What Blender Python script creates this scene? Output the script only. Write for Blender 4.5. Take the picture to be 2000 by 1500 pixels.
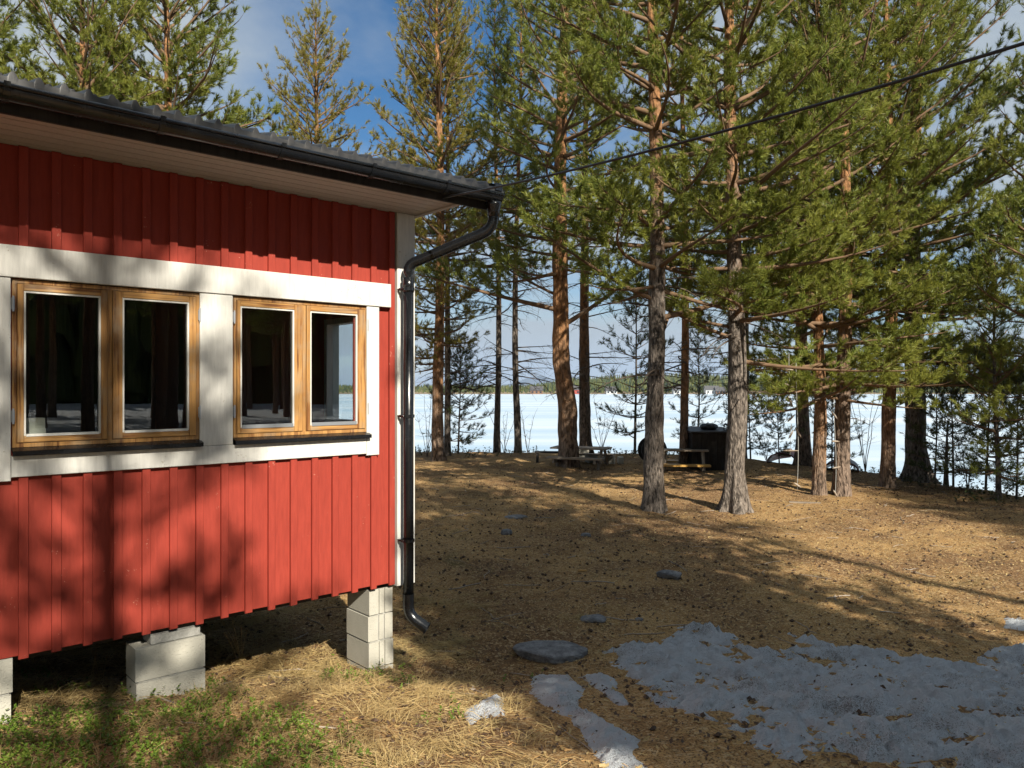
import bpy, math, random
import numpy as np
from mathutils import Vector

# ------------------------------------------------------------------ reset, camera, world, sun, exposure
for o in list(bpy.data.objects): bpy.data.objects.remove(o, do_unlink=True)
S = bpy.context.scene
COL = S.collection
cam_d = bpy.data.cameras.new('camera'); cam = bpy.data.objects.new('camera', cam_d); COL.objects.link(cam)
cam_d.sensor_width = 36.0; cam_d.lens = 27.0; cam_d.shift_y = 5.0 / 2000.0
cam_d.clip_start = 0.05; cam_d.clip_end = 20000.0
cam.location = (0, 0, 0); cam.rotation_euler = (math.radians(90), 0, 0)
S.camera = cam
S.render.resolution_x = 1024; S.render.resolution_y = 768
SUN_AZ = math.radians(152.4)          # clockwise from +Y
SUN_EL = math.radians(34.0)
SUNV = Vector((math.sin(SUN_AZ) * math.cos(SUN_EL), math.cos(SUN_AZ) * math.cos(SUN_EL), math.sin(SUN_EL)))

W = bpy.data.worlds.new('World'); S.world = W; W.use_nodes = True
nt = W.node_tree; nt.nodes.clear()
def wn(t, **k):
    n = nt.nodes.new(t)
    for a, b in k.items(): setattr(n, a, b)
    return n
out = wn('ShaderNodeOutputWorld'); mixs = wn('ShaderNodeMixShader')
bg1 = wn('ShaderNodeBackground'); bg2 = wn('ShaderNodeBackground')
sky = wn('ShaderNodeTexSky', sky_type='NISHITA'); sky.sun_disc = False
sky.sun_elevation = SUN_EL; sky.sun_rotation = SUN_AZ; sky.air_density = 1.0; sky.dust_density = 0.0; sky.ozone_density = 3.0
hs = wn('ShaderNodeHueSaturation'); hs.inputs['Saturation'].default_value = 1.28; hs.inputs['Value'].default_value = 1.0
nt.links.new(sky.outputs[0], hs.inputs['Color']); nt.links.new(hs.outputs[0], bg1.inputs[0]); bg1.inputs[1].default_value = 0.058
bg2.inputs[0].default_value = (0.80, 0.91, 1.0, 1); bg2.inputs[1].default_value = 0.36
tc = wn('ShaderNodeTexCoord'); sx = wn('ShaderNodeSeparateXYZ'); nt.links.new(tc.outputs['Generated'], sx.inputs[0])
def wm(op, a, b):
    x = wn('ShaderNodeMath', operation=op)
    for k_, v_ in ((0, a), (1, b)):
        if isinstance(v_, (int, float)): x.inputs[k_].default_value = v_
        else: nt.links.new(v_, x.inputs[k_])
    return x.outputs[0]
zc = wm('ADD', wm('MAXIMUM', sx.outputs[2], 0.0), 0.28); cv = wn('ShaderNodeCombineXYZ'); nt.links.new(wm('DIVIDE', sx.outputs[0], zc), cv.inputs[0]); nt.links.new(wm('DIVIDE', sx.outputs[1], zc), cv.inputs[1])
mp = wn('ShaderNodeMapping'); mp.inputs['Location'].default_value = (3.1, 0.4, 0.25); nt.links.new(cv.outputs[0], mp.inputs[0])
nz = wn('ShaderNodeTexNoise'); nz.inputs['Scale'].default_value = 0.95; nz.inputs['Detail'].default_value = 8; nz.inputs['Roughness'].default_value = 0.55; nz.inputs['Distortion'].default_value = 0.3
rp = wn('ShaderNodeValToRGB'); rp.color_ramp.elements[0].position = 0.36; rp.color_ramp.elements[1].position = 0.55
nt.links.new(mp.outputs[0], nz.inputs[0])
nt.links.new(wm('ADD', nz.outputs[0], wm('MULTIPLY', wm('POWER', wm('SUBTRACT', 1.0, wm('MAXIMUM', sx.outputs[2], 0.0)), 9.0), 0.14)), rp.inputs[0])
nt.links.new(rp.outputs[0], mixs.inputs[0]); nt.links.new(bg1.outputs[0], mixs.inputs[1]); nt.links.new(bg2.outputs[0], mixs.inputs[2])
nt.links.new(mixs.outputs[0], out.inputs[0])

sd = bpy.data.lights.new('sun', 'SUN'); sd.energy = 5.0; sd.angle = math.radians(0.53); sd.color = (1.0, 0.93, 0.80)
so = bpy.data.objects.new('sun', sd); COL.objects.link(so); so.location = (8, -15, 14)
so.rotation_euler = SUNV.to_track_quat('Z', 'Y').to_euler()
S.view_settings.view_transform = 'Standard'; S.view_settings.look = 'None'; S.view_settings.gamma = 1.0
S.view_settings.use_curve_mapping = False; S.view_settings.exposure = 0.74
S.cycles.max_bounces = 6; S.cycles.diffuse_bounces = 1; S.cycles.glossy_bounces = 3; S.cycles.transmission_bounces = 4; S.cycles.transparent_max_bounces = 12

# ------------------------------------------------------------------ helpers
RNG = np.random.default_rng(7)
def _hash(ix, iy, seed):
    h = (ix.astype(np.int64) * 374761393 + iy.astype(np.int64) * 668265263 + seed * 974711) & 0x7fffffff
    h = ((h ^ (h >> 13)) * 1274126177) & 0x7fffffff
    return ((h ^ (h >> 16)) & 0xffff) / 65535.0
def vnoise(x, y, seed=0):
    x = np.asarray(x, float); y = np.asarray(y, float)
    ix = np.floor(x); iy = np.floor(y); fx = x - ix; fy = y - iy
    fx = fx * fx * (3 - 2 * fx); fy = fy * fy * (3 - 2 * fy)
    a = _hash(ix, iy, seed); b = _hash(ix + 1, iy, seed); c = _hash(ix, iy + 1, seed); d = _hash(ix + 1, iy + 1, seed)
    return (a * (1 - fx) + b * fx) * (1 - fy) + (c * (1 - fx) + d * fx) * fy
def fbm(x, y, seed=0, octv=4, gain=0.5):
    s = 0; a = 1; t = 0
    for i in range(octv):
        s = s + a * vnoise(np.asarray(x) * 2 ** i + i * 17.3, np.asarray(y) * 2 ** i - i * 9.1, seed + i); t += a; a *= gain
    return s / t
def sstep(a, b, x):
    t = np.clip((np.asarray(x, float) - a) / (b - a), 0, 1); return t * t * (3 - 2 * t)

def mesh_np(name, V, F, smooth=False):
    """V (n,3); F list of int arrays (m,k)"""
    me = bpy.data.meshes.new(name)
    V = np.ascontiguousarray(V, dtype=np.float32); me.vertices.add(len(V)); me.vertices.foreach_set('co', V.ravel())
    F = [np.asarray(f, dtype=np.int32) for f in F if len(f)]
    loops = np.concatenate([f.ravel() for f in F]); tot = np.concatenate([np.full(len(f), f.shape[1], np.int32) for f in F])
    st = np.concatenate([[0], np.cumsum(tot)[:-1]]).astype(np.int32)
    me.loops.add(len(loops)); me.loops.foreach_set('vertex_index', loops)
    me.polygons.add(len(tot)); me.polygons.foreach_set('loop_start', st)
    me.polygons.foreach_set('use_smooth', np.full(len(tot), bool(smooth)))
    me.update(calc_edges=True)
    return me
class MB:
    def __init__(s): s.V = []; s.Q = []; s.T = []; s.N = []; s.n = 0
    def add(s, V, quads=None, tris=None, ngon=None):
        V = np.asarray(V, float)
        if quads is not None and len(quads): s.Q.append(np.asarray(quads, int) + s.n)
        if tris is not None and len(tris): s.T.append(np.asarray(tris, int) + s.n)
        if ngon is not None:
            for g in ngon: s.N.append(np.asarray([g], int) + s.n)
        s.V.append(V); s.n += len(V); return s
    def box(s, a, b):
        (x0, y0, z0), (x1, y1, z1) = a, b
        return s.add([(x0,y0,z0),(x1,y0,z0),(x1,y1,z0),(x0,y1,z0),(x0,y0,z1),(x1,y0,z1),(x1,y1,z1),(x0,y1,z1)],
            [(0,3,2,1),(4,5,6,7),(0,1,5,4),(1,2,6,5),(2,3,7,6),(3,0,4,7)])
    def cbox(s, a, b, c=0.003):
        """box with chamfered edges on the -y (outer) face"""
        (x0, y0, z0), (x1, y1, z1) = a, b
        V = [(x0,y1,z0),(x1,y1,z0),(x1,y1,z1),(x0,y1,z1),(x0,y0+c,z0),(x1,y0+c,z0),(x1,y0+c,z1),(x0,y0+c,z1),
             (x0+c,y0,z0+c),(x1-c,y0,z0+c),(x1-c,y0,z1-c),(x0+c,y0,z1-c)]
        return s.add(V, [(0,3,2,1),(4,5,1,0),(5,6,2,1),(6,7,3,2),(7,4,0,3),(4,5,9,8)[::-1][::-1],(5,6,10,9),(6,7,11,10),(7,4,8,11),(8,9,10,11)])
    def tube(s, P, R, ns=8, cap=True):
        P = np.asarray(P, float); K = len(P); R = np.broadcast_to(np.asarray(R, float), (K,))
        T = np.gradient(P, axis=0); T /= np.linalg.norm(T, axis=1, keepdims=True) + 1e-9
        up = np.array([0, 0, 1.0]) if abs(T[:, 2]).mean() < 0.8 else np.array([1.0, 0, 0])
        U = np.cross(T, up); U /= np.linalg.norm(U, axis=1, keepdims=True) + 1e-9; Vv = np.cross(T, U)
        a = np.arange(ns) * 2 * math.pi / ns
        V = P[:, None] + R[:, None, None] * (np.cos(a)[None, :, None] * U[:, None] + np.sin(a)[None, :, None] * Vv[:, None])
        i = np.arange(K - 1)[:, None] * ns; j = np.arange(ns)[None]; j2 = (j + 1) % ns
        q = np.stack([i + j, i + j2, i + ns + j2, i + ns + j], -1).reshape(-1, 4)
        s.add(V.reshape(-1, 3), q, ngon=[list(range(ns))[::-1], list(range((K - 1) * ns, K * ns))] if cap else None)
        return s
    def tubes(s, P, R, ns=3):
        """P (M,K,3), R (M,K): many open tubes at once"""
        P = np.asarray(P, float); M, K, _ = P.shape
        if M == 0: return s
        T = np.gradient(P, axis=1); T /= np.linalg.norm(T, axis=2, keepdims=True) + 1e-9
        up = np.where((np.abs(T[:, :1, 2:]) < 0.85), np.array([0, 0, 1.0]), np.array([1.0, 0, 0]))
        U = np.cross(T, up); U /= np.linalg.norm(U, axis=2, keepdims=True) + 1e-9; Vv = np.cross(T, U)
        a = np.arange(ns) * 2 * math.pi / ns
        V = P[:, :, None] + R[:, :, None, None] * (np.cos(a)[None, None, :, None] * U[:, :, None] + np.sin(a)[None, None, :, None] * Vv[:, :, None])
        m = np.arange(M)[:, None, None] * K * ns; i = np.arange(K - 1)[None, :, None] * ns; j = np.arange(ns)[None, None]; j2 = (j + 1) % ns
        q = np.stack([m + i + j, m + i + j2, m + i + ns + j2, m + i + ns + j], -1).reshape(-1, 4)
        return s.add(V.reshape(-1, 3), q)
    def data(s, name, smooth=False, off=None):
        V = np.concatenate(s.V)
        if off is not None: V = V - np.asarray(off, float)
        F = ([np.concatenate(s.Q)] if s.Q else []) + ([np.concatenate(s.T)] if s.T else [])
        by = {}
        for g in s.N: by.setdefault(g.shape[1], []).append(g)
        F += [np.concatenate(v) for v in by.values()]
        return mesh_np(name, V, F, smooth)
def link(name, me, mat=None, parent=None, loc=None, rot=None):
    o = bpy.data.objects.new(name, me); COL.objects.link(o)
    if mat is not None and me is not None and len(me.materials) == 0: me.materials.append(mat)
    if parent is not None: o.parent = parent
    if loc is not None: o.location = loc
    if rot is not None: o.rotation_euler = rot
    return o
def tag(o, label=None, cat=None, group=None, kind=None):
    if label: o['label'] = label
    if cat: o['category'] = cat
    if group: o['group'] = group
    if kind: o['kind'] = kind
    return o
def empty(name, loc, rz=0.0):
    o = bpy.data.objects.new(name, None); COL.objects.link(o); o.location = loc; o.rotation_euler = (0, 0, rz); o.empty_display_size = 0.2
    return o
def kids(o): return [c for c in bpy.data.objects if c.parent == o]
def copy_thing(src, loc, rz=0.0, sc=1.0, ch=None):
    c = src.copy(); COL.objects.link(c); c.location = loc; c.rotation_euler = (0, 0, rz); c.scale = (sc, sc, sc)
    for k in (ch if ch is not None else kids(src)):
        d = k.copy(); COL.objects.link(d); d.parent = c
    return c

# ------------------------------------------------------------------ materials
class NT:
    def __init__(s, name):
        s.m = bpy.data.materials.new(name); s.m.use_nodes = True; s.t = s.m.node_tree; s.t.nodes.clear()
        s.o = s.n('ShaderNodeOutputMaterial'); s.p = s.n('ShaderNodeBsdfPrincipled'); s.l(s.p.outputs[0], s.o.inputs[0])
        s.c = s.n('ShaderNodeTexCoord')
    def n(s, t, **k):
        x = s.t.nodes.new(t)
        for a, b in k.items(): setattr(x, a, b)
        return x
    def l(s, a, b): s.t.links.new(a, b)
    def src(s, kind='Object', scale=(1, 1, 1), loc=(0, 0, 0), rnd=0.0):
        m = s.n('ShaderNodeMapping'); m.inputs['Scale'].default_value = scale; m.inputs['Location'].default_value = loc
        if kind == 'World':
            g = s.n('ShaderNodeNewGeometry'); s.l(g.outputs['Position'], m.inputs[0])
        elif rnd:
            oi = s.n('ShaderNodeObjectInfo'); a = s.n('ShaderNodeVectorMath', operation='MULTIPLY_ADD')
            cb = s.n('ShaderNodeCombineXYZ')
            for i in range(3): s.l(oi.outputs['Random'], cb.inputs[i])
            a.inputs[1].default_value = (rnd, rnd * 0.7, rnd * 1.3); s.l(cb.outputs[0], a.inputs[0]); s.l(s.c.outputs[kind], a.inputs[2]); s.l(a.outputs[0], m.inputs[0])
        else: s.l(s.c.outputs[kind], m.inputs[0])
        return m.outputs[0]
    def noise(s, v, scale, detail=4, rough=0.6, dist=0.0):
        x = s.n('ShaderNodeTexNoise'); x.inputs['Scale'].default_value = scale; x.inputs['Detail'].default_value = detail
        x.inputs['Roughness'].default_value = rough; x.inputs['Distortion'].default_value = dist; s.l(v, x.inputs['Vector']); return x.outputs[0]
    def voro(s, v, scale, feature='F1', out=0):
        x = s.n('ShaderNodeTexVoronoi'); x.feature = feature; x.inputs['Scale'].default_value = scale; s.l(v, x.inputs['Vector']); return x.outputs[out]
    def ramp(s, f, stops, interp='LINEAR'):
        r = s.n('ShaderNodeValToRGB'); cr = r.color_ramp; cr.interpolation = interp
        while len(cr.elements) < len(stops): cr.elements.new(0.5)
        for e, (p, c) in zip(cr.elements, stops):
            e.position = p; e.color = (c, c, c, 1) if isinstance(c, (int, float)) else (*c, 1)
        s.l(f, r.inputs[0]); return r.outputs[0]
    def mix(s, f, a, b, mode='MIX'):
        x = s.n('ShaderNodeMix', data_type='RGBA', blend_type=mode)
        for sock, v in ((x.inputs[0], f), (x.inputs[6], a), (x.inputs[7], b)):
            if isinstance(v, (int, float)): sock.default_value = v
            elif isinstance(v, tuple): sock.default_value = (*v, 1)
            else: s.l(v, sock)
        return x.outputs[2]
    def math(s, op, a, b=0.0):
        x = s.n('ShaderNodeMath', operation=op)
        for sock, v in ((x.inputs[0], a), (x.inputs[1], b)):
            if isinstance(v, (int, float)): sock.default_value = v
            else: s.l(v, sock)
        return x.outputs[0]
    def sep(s, v, i):
        x = s.n('ShaderNodeSeparateXYZ'); s.l(v, x.inputs[0]); return x.outputs[i]
    def bump(s, h, strength=0.5, dist=0.01):
        b = s.n('ShaderNodeBump'); b.inputs['Strength'].default_value = strength; b.inputs['Distance'].default_value = dist
        s.l(h, b.inputs['Height']); s.l(b.outputs[0], s.p.inputs['Normal'])
    def fin(s, col=None, rough=0.8, spec=0.3, metal=0.0):
        if col is not None:
            if isinstance(col, tuple): s.p.inputs['Base Color'].default_value = (*col, 1)
            else: s.l(col, s.p.inputs['Base Color'])
        if isinstance(rough, (int, float)): s.p.inputs['Roughness'].default_value = rough
        else: s.l(rough, s.p.inputs['Roughness'])
        s.p.inputs['Specular IOR Level'].default_value = spec; s.p.inputs['Metallic'].default_value = metal
        return s.m
M = {}
def paint(name, c1, c2, chip, rough=0.6, amount=0.63):
    t = NT(name); v = t.src('Object', (6, 6, 0.7), rnd=37.0); w = t.src('Object', (1, 1, 1), rnd=11.0)
    g = t.noise(v, 9, 6, 0.65); big = t.noise(w, 1.7, 3); ch = t.noise(w, 60, 3, 0.7)
    c = t.mix(big, c1, c2); c = t.mix(t.ramp(g, [(0.35, 0.0), (0.75, 0.6)]), c, tuple(0.68 * a for a in c1))
    sp = t.ramp(t.math('MULTIPLY', ch, t.math('ADD', t.noise(w, 4, 2), 0.45)), [(amount, 0.0), (amount + 0.03, 1.0)])
    c = t.mix(sp, c, chip); t.bump(t.mix(0.4, g, ch), 0.25, 0.004); M[name] = t.fin(c, rough, 0.3)
paint('red_paint', (0.30, 0.037, 0.023), (0.38, 0.054, 0.033), (0.62, 0.30, 0.22), 0.72, 0.735)
paint('white_paint', (0.66, 0.645, 0.60), (0.73, 0.715, 0.665), (0.42, 0.38, 0.31), 0.55, 0.70)
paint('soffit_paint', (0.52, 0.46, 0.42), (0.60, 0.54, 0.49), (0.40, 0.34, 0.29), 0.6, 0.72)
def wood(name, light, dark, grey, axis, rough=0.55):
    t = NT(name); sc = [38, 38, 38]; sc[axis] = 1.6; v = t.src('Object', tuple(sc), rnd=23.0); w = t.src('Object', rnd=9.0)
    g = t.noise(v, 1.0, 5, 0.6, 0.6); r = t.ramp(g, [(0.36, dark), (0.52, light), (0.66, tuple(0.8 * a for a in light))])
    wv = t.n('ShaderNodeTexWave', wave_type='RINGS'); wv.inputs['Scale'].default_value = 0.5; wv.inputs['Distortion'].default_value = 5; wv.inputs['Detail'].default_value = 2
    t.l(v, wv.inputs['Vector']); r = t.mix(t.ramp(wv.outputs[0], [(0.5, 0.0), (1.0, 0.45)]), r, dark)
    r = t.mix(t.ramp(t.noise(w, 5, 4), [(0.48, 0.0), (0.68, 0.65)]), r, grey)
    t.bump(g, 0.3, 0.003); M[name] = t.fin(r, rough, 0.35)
wood('frame_wood_v', (0.50, 0.265, 0.085), (0.17, 0.065, 0.020), (0.34, 0.26, 0.17), 2)
wood('frame_wood_h', (0.52, 0.28, 0.09), (0.18, 0.07, 0.022), (0.34, 0.26, 0.17), 0)
wood('grey_wood', (0.34, 0.27, 0.20), (0.16, 0.12, 0.09), (0.30, 0.28, 0.25), 0, 0.8)
wood('yellow_wood', (0.62, 0.36, 0.09), (0.40, 0.19, 0.04), (0.50, 0.34, 0.14), 0, 0.5)
wood('dark_wood', (0.030, 0.025, 0.022), (0.012, 0.01, 0.009), (0.05, 0.045, 0.04), 2, 0.8)
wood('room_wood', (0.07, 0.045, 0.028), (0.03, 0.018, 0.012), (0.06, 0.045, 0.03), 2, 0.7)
wood('driftwood', (0.40, 0.33, 0.26), (0.20, 0.15, 0.11), (0.45, 0.42, 0.38), 2, 0.8)
t = NT('black_metal'); v = t.src('Object'); nn = t.noise(v, 26, 4); t.bump(nn, 0.08, 0.002)
M['black_metal'] = t.fin(t.mix(t.ramp(t.noise(v, 9, 4), [(0.55, 0.0), (0.8, 0.5)]), (0.008, 0.009, 0.011), (0.022, 0.021, 0.02)), t.ramp(nn, [(0.3, 0.16), (0.8, 0.34)]), 0.6)
t = NT('roof_metal'); v = t.src('Object'); nn = t.noise(v, 14, 5)
M['roof_metal'] = t.fin(t.mix(t.ramp(nn, [(0.4, 0.0), (0.75, 0.6)]), (0.022, 0.023, 0.026), (0.085, 0.08, 0.075)), 0.42, 0.5); t.bump(nn, 0.15, 0.004)
t = NT('grey_metal'); M['grey_metal'] = t.fin((0.42, 0.44, 0.47), 0.4, 0.5, 0.6)
t = NT('cable_black'); M['cable_black'] = t.fin((0.016, 0.016, 0.018), 0.4, 0.5)
t = NT('concrete'); v = t.src('Object', rnd=5.0); a = t.noise(v, 90, 4, 0.7); b = t.noise(v, 5, 4); pit = t.voro(v, 70)
c = t.mix(b, (0.38, 0.36, 0.30), (0.54, 0.52, 0.45)); c = t.mix(t.ramp(a, [(0.55, 0.0), (0.75, 0.5)]), c, (0.25, 0.23, 0.20))
t.bump(t.mix(0.5, a, t.ramp(pit, [(0.1, 0.0), (0.35, 1.0)])), 0.7, 0.006); M['concrete'] = t.fin(c, 0.95, 0.15)
t = NT('mortar'); v = t.src('Object'); a = t.noise(v, 60, 5, 0.7); t.bump(a, 0.8, 0.01); M['mortar'] = t.fin(t.mix(a, (0.3, 0.29, 0.26), (0.55, 0.54, 0.5)), 0.95, 0.1)
t = NT('dark_timber'); v = t.src('Object', (20, 1, 20)); a = t.noise(v, 1, 4); M['dark_timber'] = t.fin(t.mix(a, (0.05, 0.035, 0.025), (0.10, 0.075, 0.055)), 0.85, 0.2)
t = NT('white_card'); M['white_card'] = t.fin(t.mix(t.noise(t.src('Object', (2, 2, 30)), 3, 3), (0.62, 0.62, 0.50), (0.75, 0.75, 0.62)), 0.7, 0.3)
# glass
t = NT('glass'); t.t.nodes.remove(t.p); fr = t.n('ShaderNodeFresnel'); gb = t.n('ShaderNodeNewGeometry'); t.l(t.math('ADD', t.math('MULTIPLY', gb.outputs['Backfacing'], 1 / 1.7 - 1.7), 1.7), fr.inputs[0])
tr = t.n('ShaderNodeBsdfTransparent'); tr.inputs[0].default_value = (0.96, 0.98, 0.98, 1); gl = t.n('ShaderNodeBsdfGlossy'); gl.inputs['Roughness'].default_value = 0.0
mx = t.n('ShaderNodeMixShader'); t.l(fr.outputs[0], mx.inputs[0]); t.l(tr.outputs[0], mx.inputs[1]); t.l(gl.outputs[0], mx.inputs[2]); t.l(mx.outputs[0], t.o.inputs[0]); M['glass'] = t.m
# ground
t = NT('ground_litter'); v = t.src('World'); big = t.noise(v, 0.55, 5, 0.6); mid = t.noise(v, 5, 5, 0.65); fine = t.noise(v, 75, 4, 0.75); fl = t.voro(v, 55, out=1); fl2 = t.voro(v, 120, out=1)
c = t.mix(t.ramp(mid, [(0.3, 0.0), (0.7, 1.0)]), (0.38, 0.22, 0.090), (0.56, 0.36, 0.155))
c = t.mix(t.ramp(big, [(0.42, 0.0), (0.58, 0.8)]), c, (0.19, 0.105, 0.055)); c = t.mix(t.ramp(t.noise(v, 0.9, 5, 0.65, 0.6), [(0.60, 0.0), (0.70, 0.6)]), c, (0.12, 0.12, 0.045))
c = t.mix(t.ramp(fine, [(0.38, 0.85), (0.50, 0.0)]), c, (0.07, 0.042, 0.026))
c = t.mix(t.ramp(t.sep(fl, 0), [(0.80, 0.0), (0.84, 0.7)]), c, (0.55, 0.40, 0.22))
c = t.mix(t.ramp(t.sep(fl2, 1), [(0.86, 0.0), (0.9, 0.8)]), c, (0.05, 0.03, 0.02))
t.bump(t.mix(0.5, fine, mid), 0.9, 0.03); M['ground_litter'] = t.fin(c, 0.95, 0.1)
# snow / ice
t = NT('snow'); v = t.src('World'); a = t.noise(v, 26, 6, 0.75); b = t.noise(v, 3, 4); dirt = t.noise(v, 120, 3, 0.85); d2 = t.noise(v, 1.6, 4)
c = t.mix(b, (0.84, 0.89, 0.95), (0.92, 0.94, 0.97))
c = t.mix(t.ramp(t.math('ADD', dirt, t.math('MULTIPLY', d2, 0.7)), [(0.92, 0.0), (1.02, 0.85)]), c, (0.17, 0.14, 0.115))
t.bump(t.mix(0.5, a, dirt), 1.0, 0.09); M['snow'] = t.fin(c, 0.6, 0.3)
t = NT('lake_ice'); v = t.src('World', (0.006, 0.045, 1)); a = t.noise(v, 1.0, 6, 0.6, 0.4); v2 = t.src('World', (0.0016, 0.012, 1), (3, 1, 0)); b = t.noise(v2, 1.0, 4)
c = t.mix(t.ramp(a, [(0.35, 0.0), (0.6, 1.0)]), (0.36, 0.50, 0.63), (0.64, 0.71, 0.77)); c = t.mix(t.ramp(b, [(0.55, 0.0), (0.66, 0.7)]), c, (0.25, 0.43, 0.60))
M['lake_ice'] = t.fin(c, 0.45, 0.3)
# bark
def bark(name, z0, z1, grey=(0.205, 0.172, 0.145), orange=(0.36, 0.185, 0.085)):
    t = NT(name); v = t.src('Object', (1, 1, 0.30), rnd=13.0); vo = t.src('Object', (1, 1, 0.5), rnd=13.0)
    p = t.voro(v, 42); n1 = t.noise(v, 30, 5, 0.7, 0.5); n2 = t.noise(vo, 9, 4)
    c1 = t.mix(t.ramp(n1, [(0.40, 0.0), (0.60, 1.0)]), tuple(0.22 * a for a in grey), tuple(1.25 * a for a in grey))
    c2 = t.mix(t.ramp(t.noise(vo, 16, 5, 0.7), [(0.38, 0.0), (0.6, 1.0)]), tuple(0.34 * a for a in orange), tuple(1.15 * a for a in orange))
    z = t.math('ADD', t.sep(t.src('Object'), 2), t.math('MULTIPLY', t.math('SUBTRACT', n2, 0.5), 3.2))
    mr = t.n('ShaderNodeMapRange'); mr.inputs[1].default_value = z0; mr.inputs[2].default_value = z1; t.l(z, mr.inputs[0])
    c = t.mix(mr.outputs[0], c1, c2); t.bump(t.mix(0.5, n1, p), 1.0, 0.04); M[name] = t.fin(c, 0.9, 0.15)
bark('bark_grey', 3.0, 6.0); bark('bark_mixed', 1.4, 3.6, (0.23, 0.17, 0.13)); bark('bark_orange', 0.2, 2.6, (0.24, 0.175, 0.13))
t = NT('twig'); v = t.src('Object'); M['twig'] = t.fin(t.mix(t.noise(v, 8, 4), (0.12, 0.085, 0.06), (0.26, 0.16, 0.09)), 0.9, 0.1)
t = NT('dead_twig'); v = t.src('Object'); M['dead_twig'] = t.fin(t.mix(t.noise(v, 8, 4), (0.08, 0.065, 0.055), (0.17, 0.13, 0.10)), 0.9, 0.1)
def leafmat(name, a, b, c3, transl=0.35, rough=0.45, sc=0.9):
    t = NT(name); v = t.src('World'); g = t.n('ShaderNodeNewGeometry'); n1 = t.noise(v, sc, 4, 0.6)
    c = t.mix(t.ramp(n1, [(0.35, 0.0), (0.65, 1.0)]), a, b); c = t.mix(t.ramp(g.outputs['Random Per Island'], [(0.6, 0.0), (1.0, 0.6)]), c, c3)
    m = t.fin(c, rough, 0.35); tl = t.n('ShaderNodeBsdfTranslucent'); t.l(c, tl.inputs[0]); ad = t.n('ShaderNodeMixShader'); ad.inputs[0].default_value = transl
    t.l(t.p.outputs[0], ad.inputs[1]); t.l(tl.outputs[0], ad.inputs[2]); t.l(ad.outputs[0], t.o.inputs[0]); M[name] = m
leafmat('needles', (0.15, 0.20, 0.034), (0.27, 0.285, 0.05), (0.40, 0.37, 0.08))
leafmat('needles_olive', (0.22, 0.20, 0.034), (0.30, 0.255, 0.045), (0.36, 0.28, 0.06))
leafmat('needles_dark', (0.05, 0.075, 0.02), (0.09, 0.115, 0.026), (0.14, 0.15, 0.04), 0.2)
leafmat('straw', (0.42, 0.29, 0.12), (0.58, 0.43, 0.19), (0.70, 0.56, 0.30), 0.3, 0.6, 1.5)
leafmat('green_leaf', (0.09, 0.17, 0.02), (0.17, 0.25, 0.035), (0.28, 0.32, 0.06), 0.3, 0.35, 3.0)
leafmat('dark_leaf', (0.05, 0.07, 0.02), (0.09, 0.10, 0.03), (0.14, 0.08, 0.03), 0.2, 0.4, 3.0)
leafmat('litter_bits', (0.36, 0.20, 0.07), (0.50, 0.30, 0.12), (0.64, 0.46, 0.25), 0.1, 0.8, 2.0)
leafmat('dark_bits', (0.05, 0.03, 0.02), (0.09, 0.055, 0.035), (0.16, 0.10, 0.06), 0.0, 0.8, 2.0)
t = NT('stone'); v = t.src('Object', rnd=7.0); a = t.noise(v, 14, 6, 0.7); b = t.noise(v, 55, 4, 0.7); ln = t.noise(t.src('Object', (2, 2, 14), rnd=3.0), 3, 4)
c = t.mix(t.ramp(a, [(0.35, 0.0), (0.65, 1.0)]), (0.10, 0.10, 0.105), (0.25, 0.25, 0.255)); c = t.mix(t.ramp(b, [(0.56, 0.0), (0.7, 0.6)]), c, (0.36, 0.36, 0.36))
t.bump(t.mix(0.5, a, ln), 0.8, 0.02); M['stone'] = t.fin(c, 0.9, 0.2)
t = NT('far_forest'); v = t.src('World'); g = t.n('ShaderNodeNewGeometry'); c = t.mix(g.outputs['Random Per Island'], (0.035, 0.055, 0.018), (0.13, 0.135, 0.035)); M['far_forest'] = t.fin(c, 0.9, 0.1)
t = NT('far_ground'); v = t.src('World'); M['far_ground'] = t.fin(t.mix(t.noise(v, 0.05, 4), (0.20, 0.15, 0.09), (0.30, 0.22, 0.13)), 0.95, 0.1)
t = NT('mountain'); v = t.src('World'); M['mountain'] = t.fin(t.mix(t.noise(v, 0.004, 6, 0.7), (0.05, 0.065, 0.06), (0.14, 0.15, 0.17)), 0.95, 0.1)
t = NT('boat_red'); v = t.src('Object'); M['boat_red'] = t.fin(t.mix(t.noise(v, 6, 5), (0.10, 0.035, 0.03), (0.20, 0.075, 0.06)), 0.6, 0.3)
t = NT('boat_dark'); v = t.src('Object'); M['boat_dark'] = t.fin(t.mix(t.noise(v, 6, 5), (0.015, 0.016, 0.02), (0.05, 0.05, 0.055)), 0.5, 0.4)
def plain(name, c, rough=0.8):
    t = NT(name); M[name] = t.fin(t.mix(t.noise(t.src('Object'), 3, 4), tuple(0.8 * a for a in c), c), rough, 0.2)
plain('string_white', (0.7, 0.7, 0.66)); plain('far_red', (0.35, 0.07, 0.045)); plain('far_white', (0.75, 0.74, 0.70)); plain('far_brown', (0.24, 0.13, 0.07)); plain('far_roof', (0.10, 0.095, 0.095)); plain('far_glass', (0.03, 0.035, 0.045), 0.2)

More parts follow.
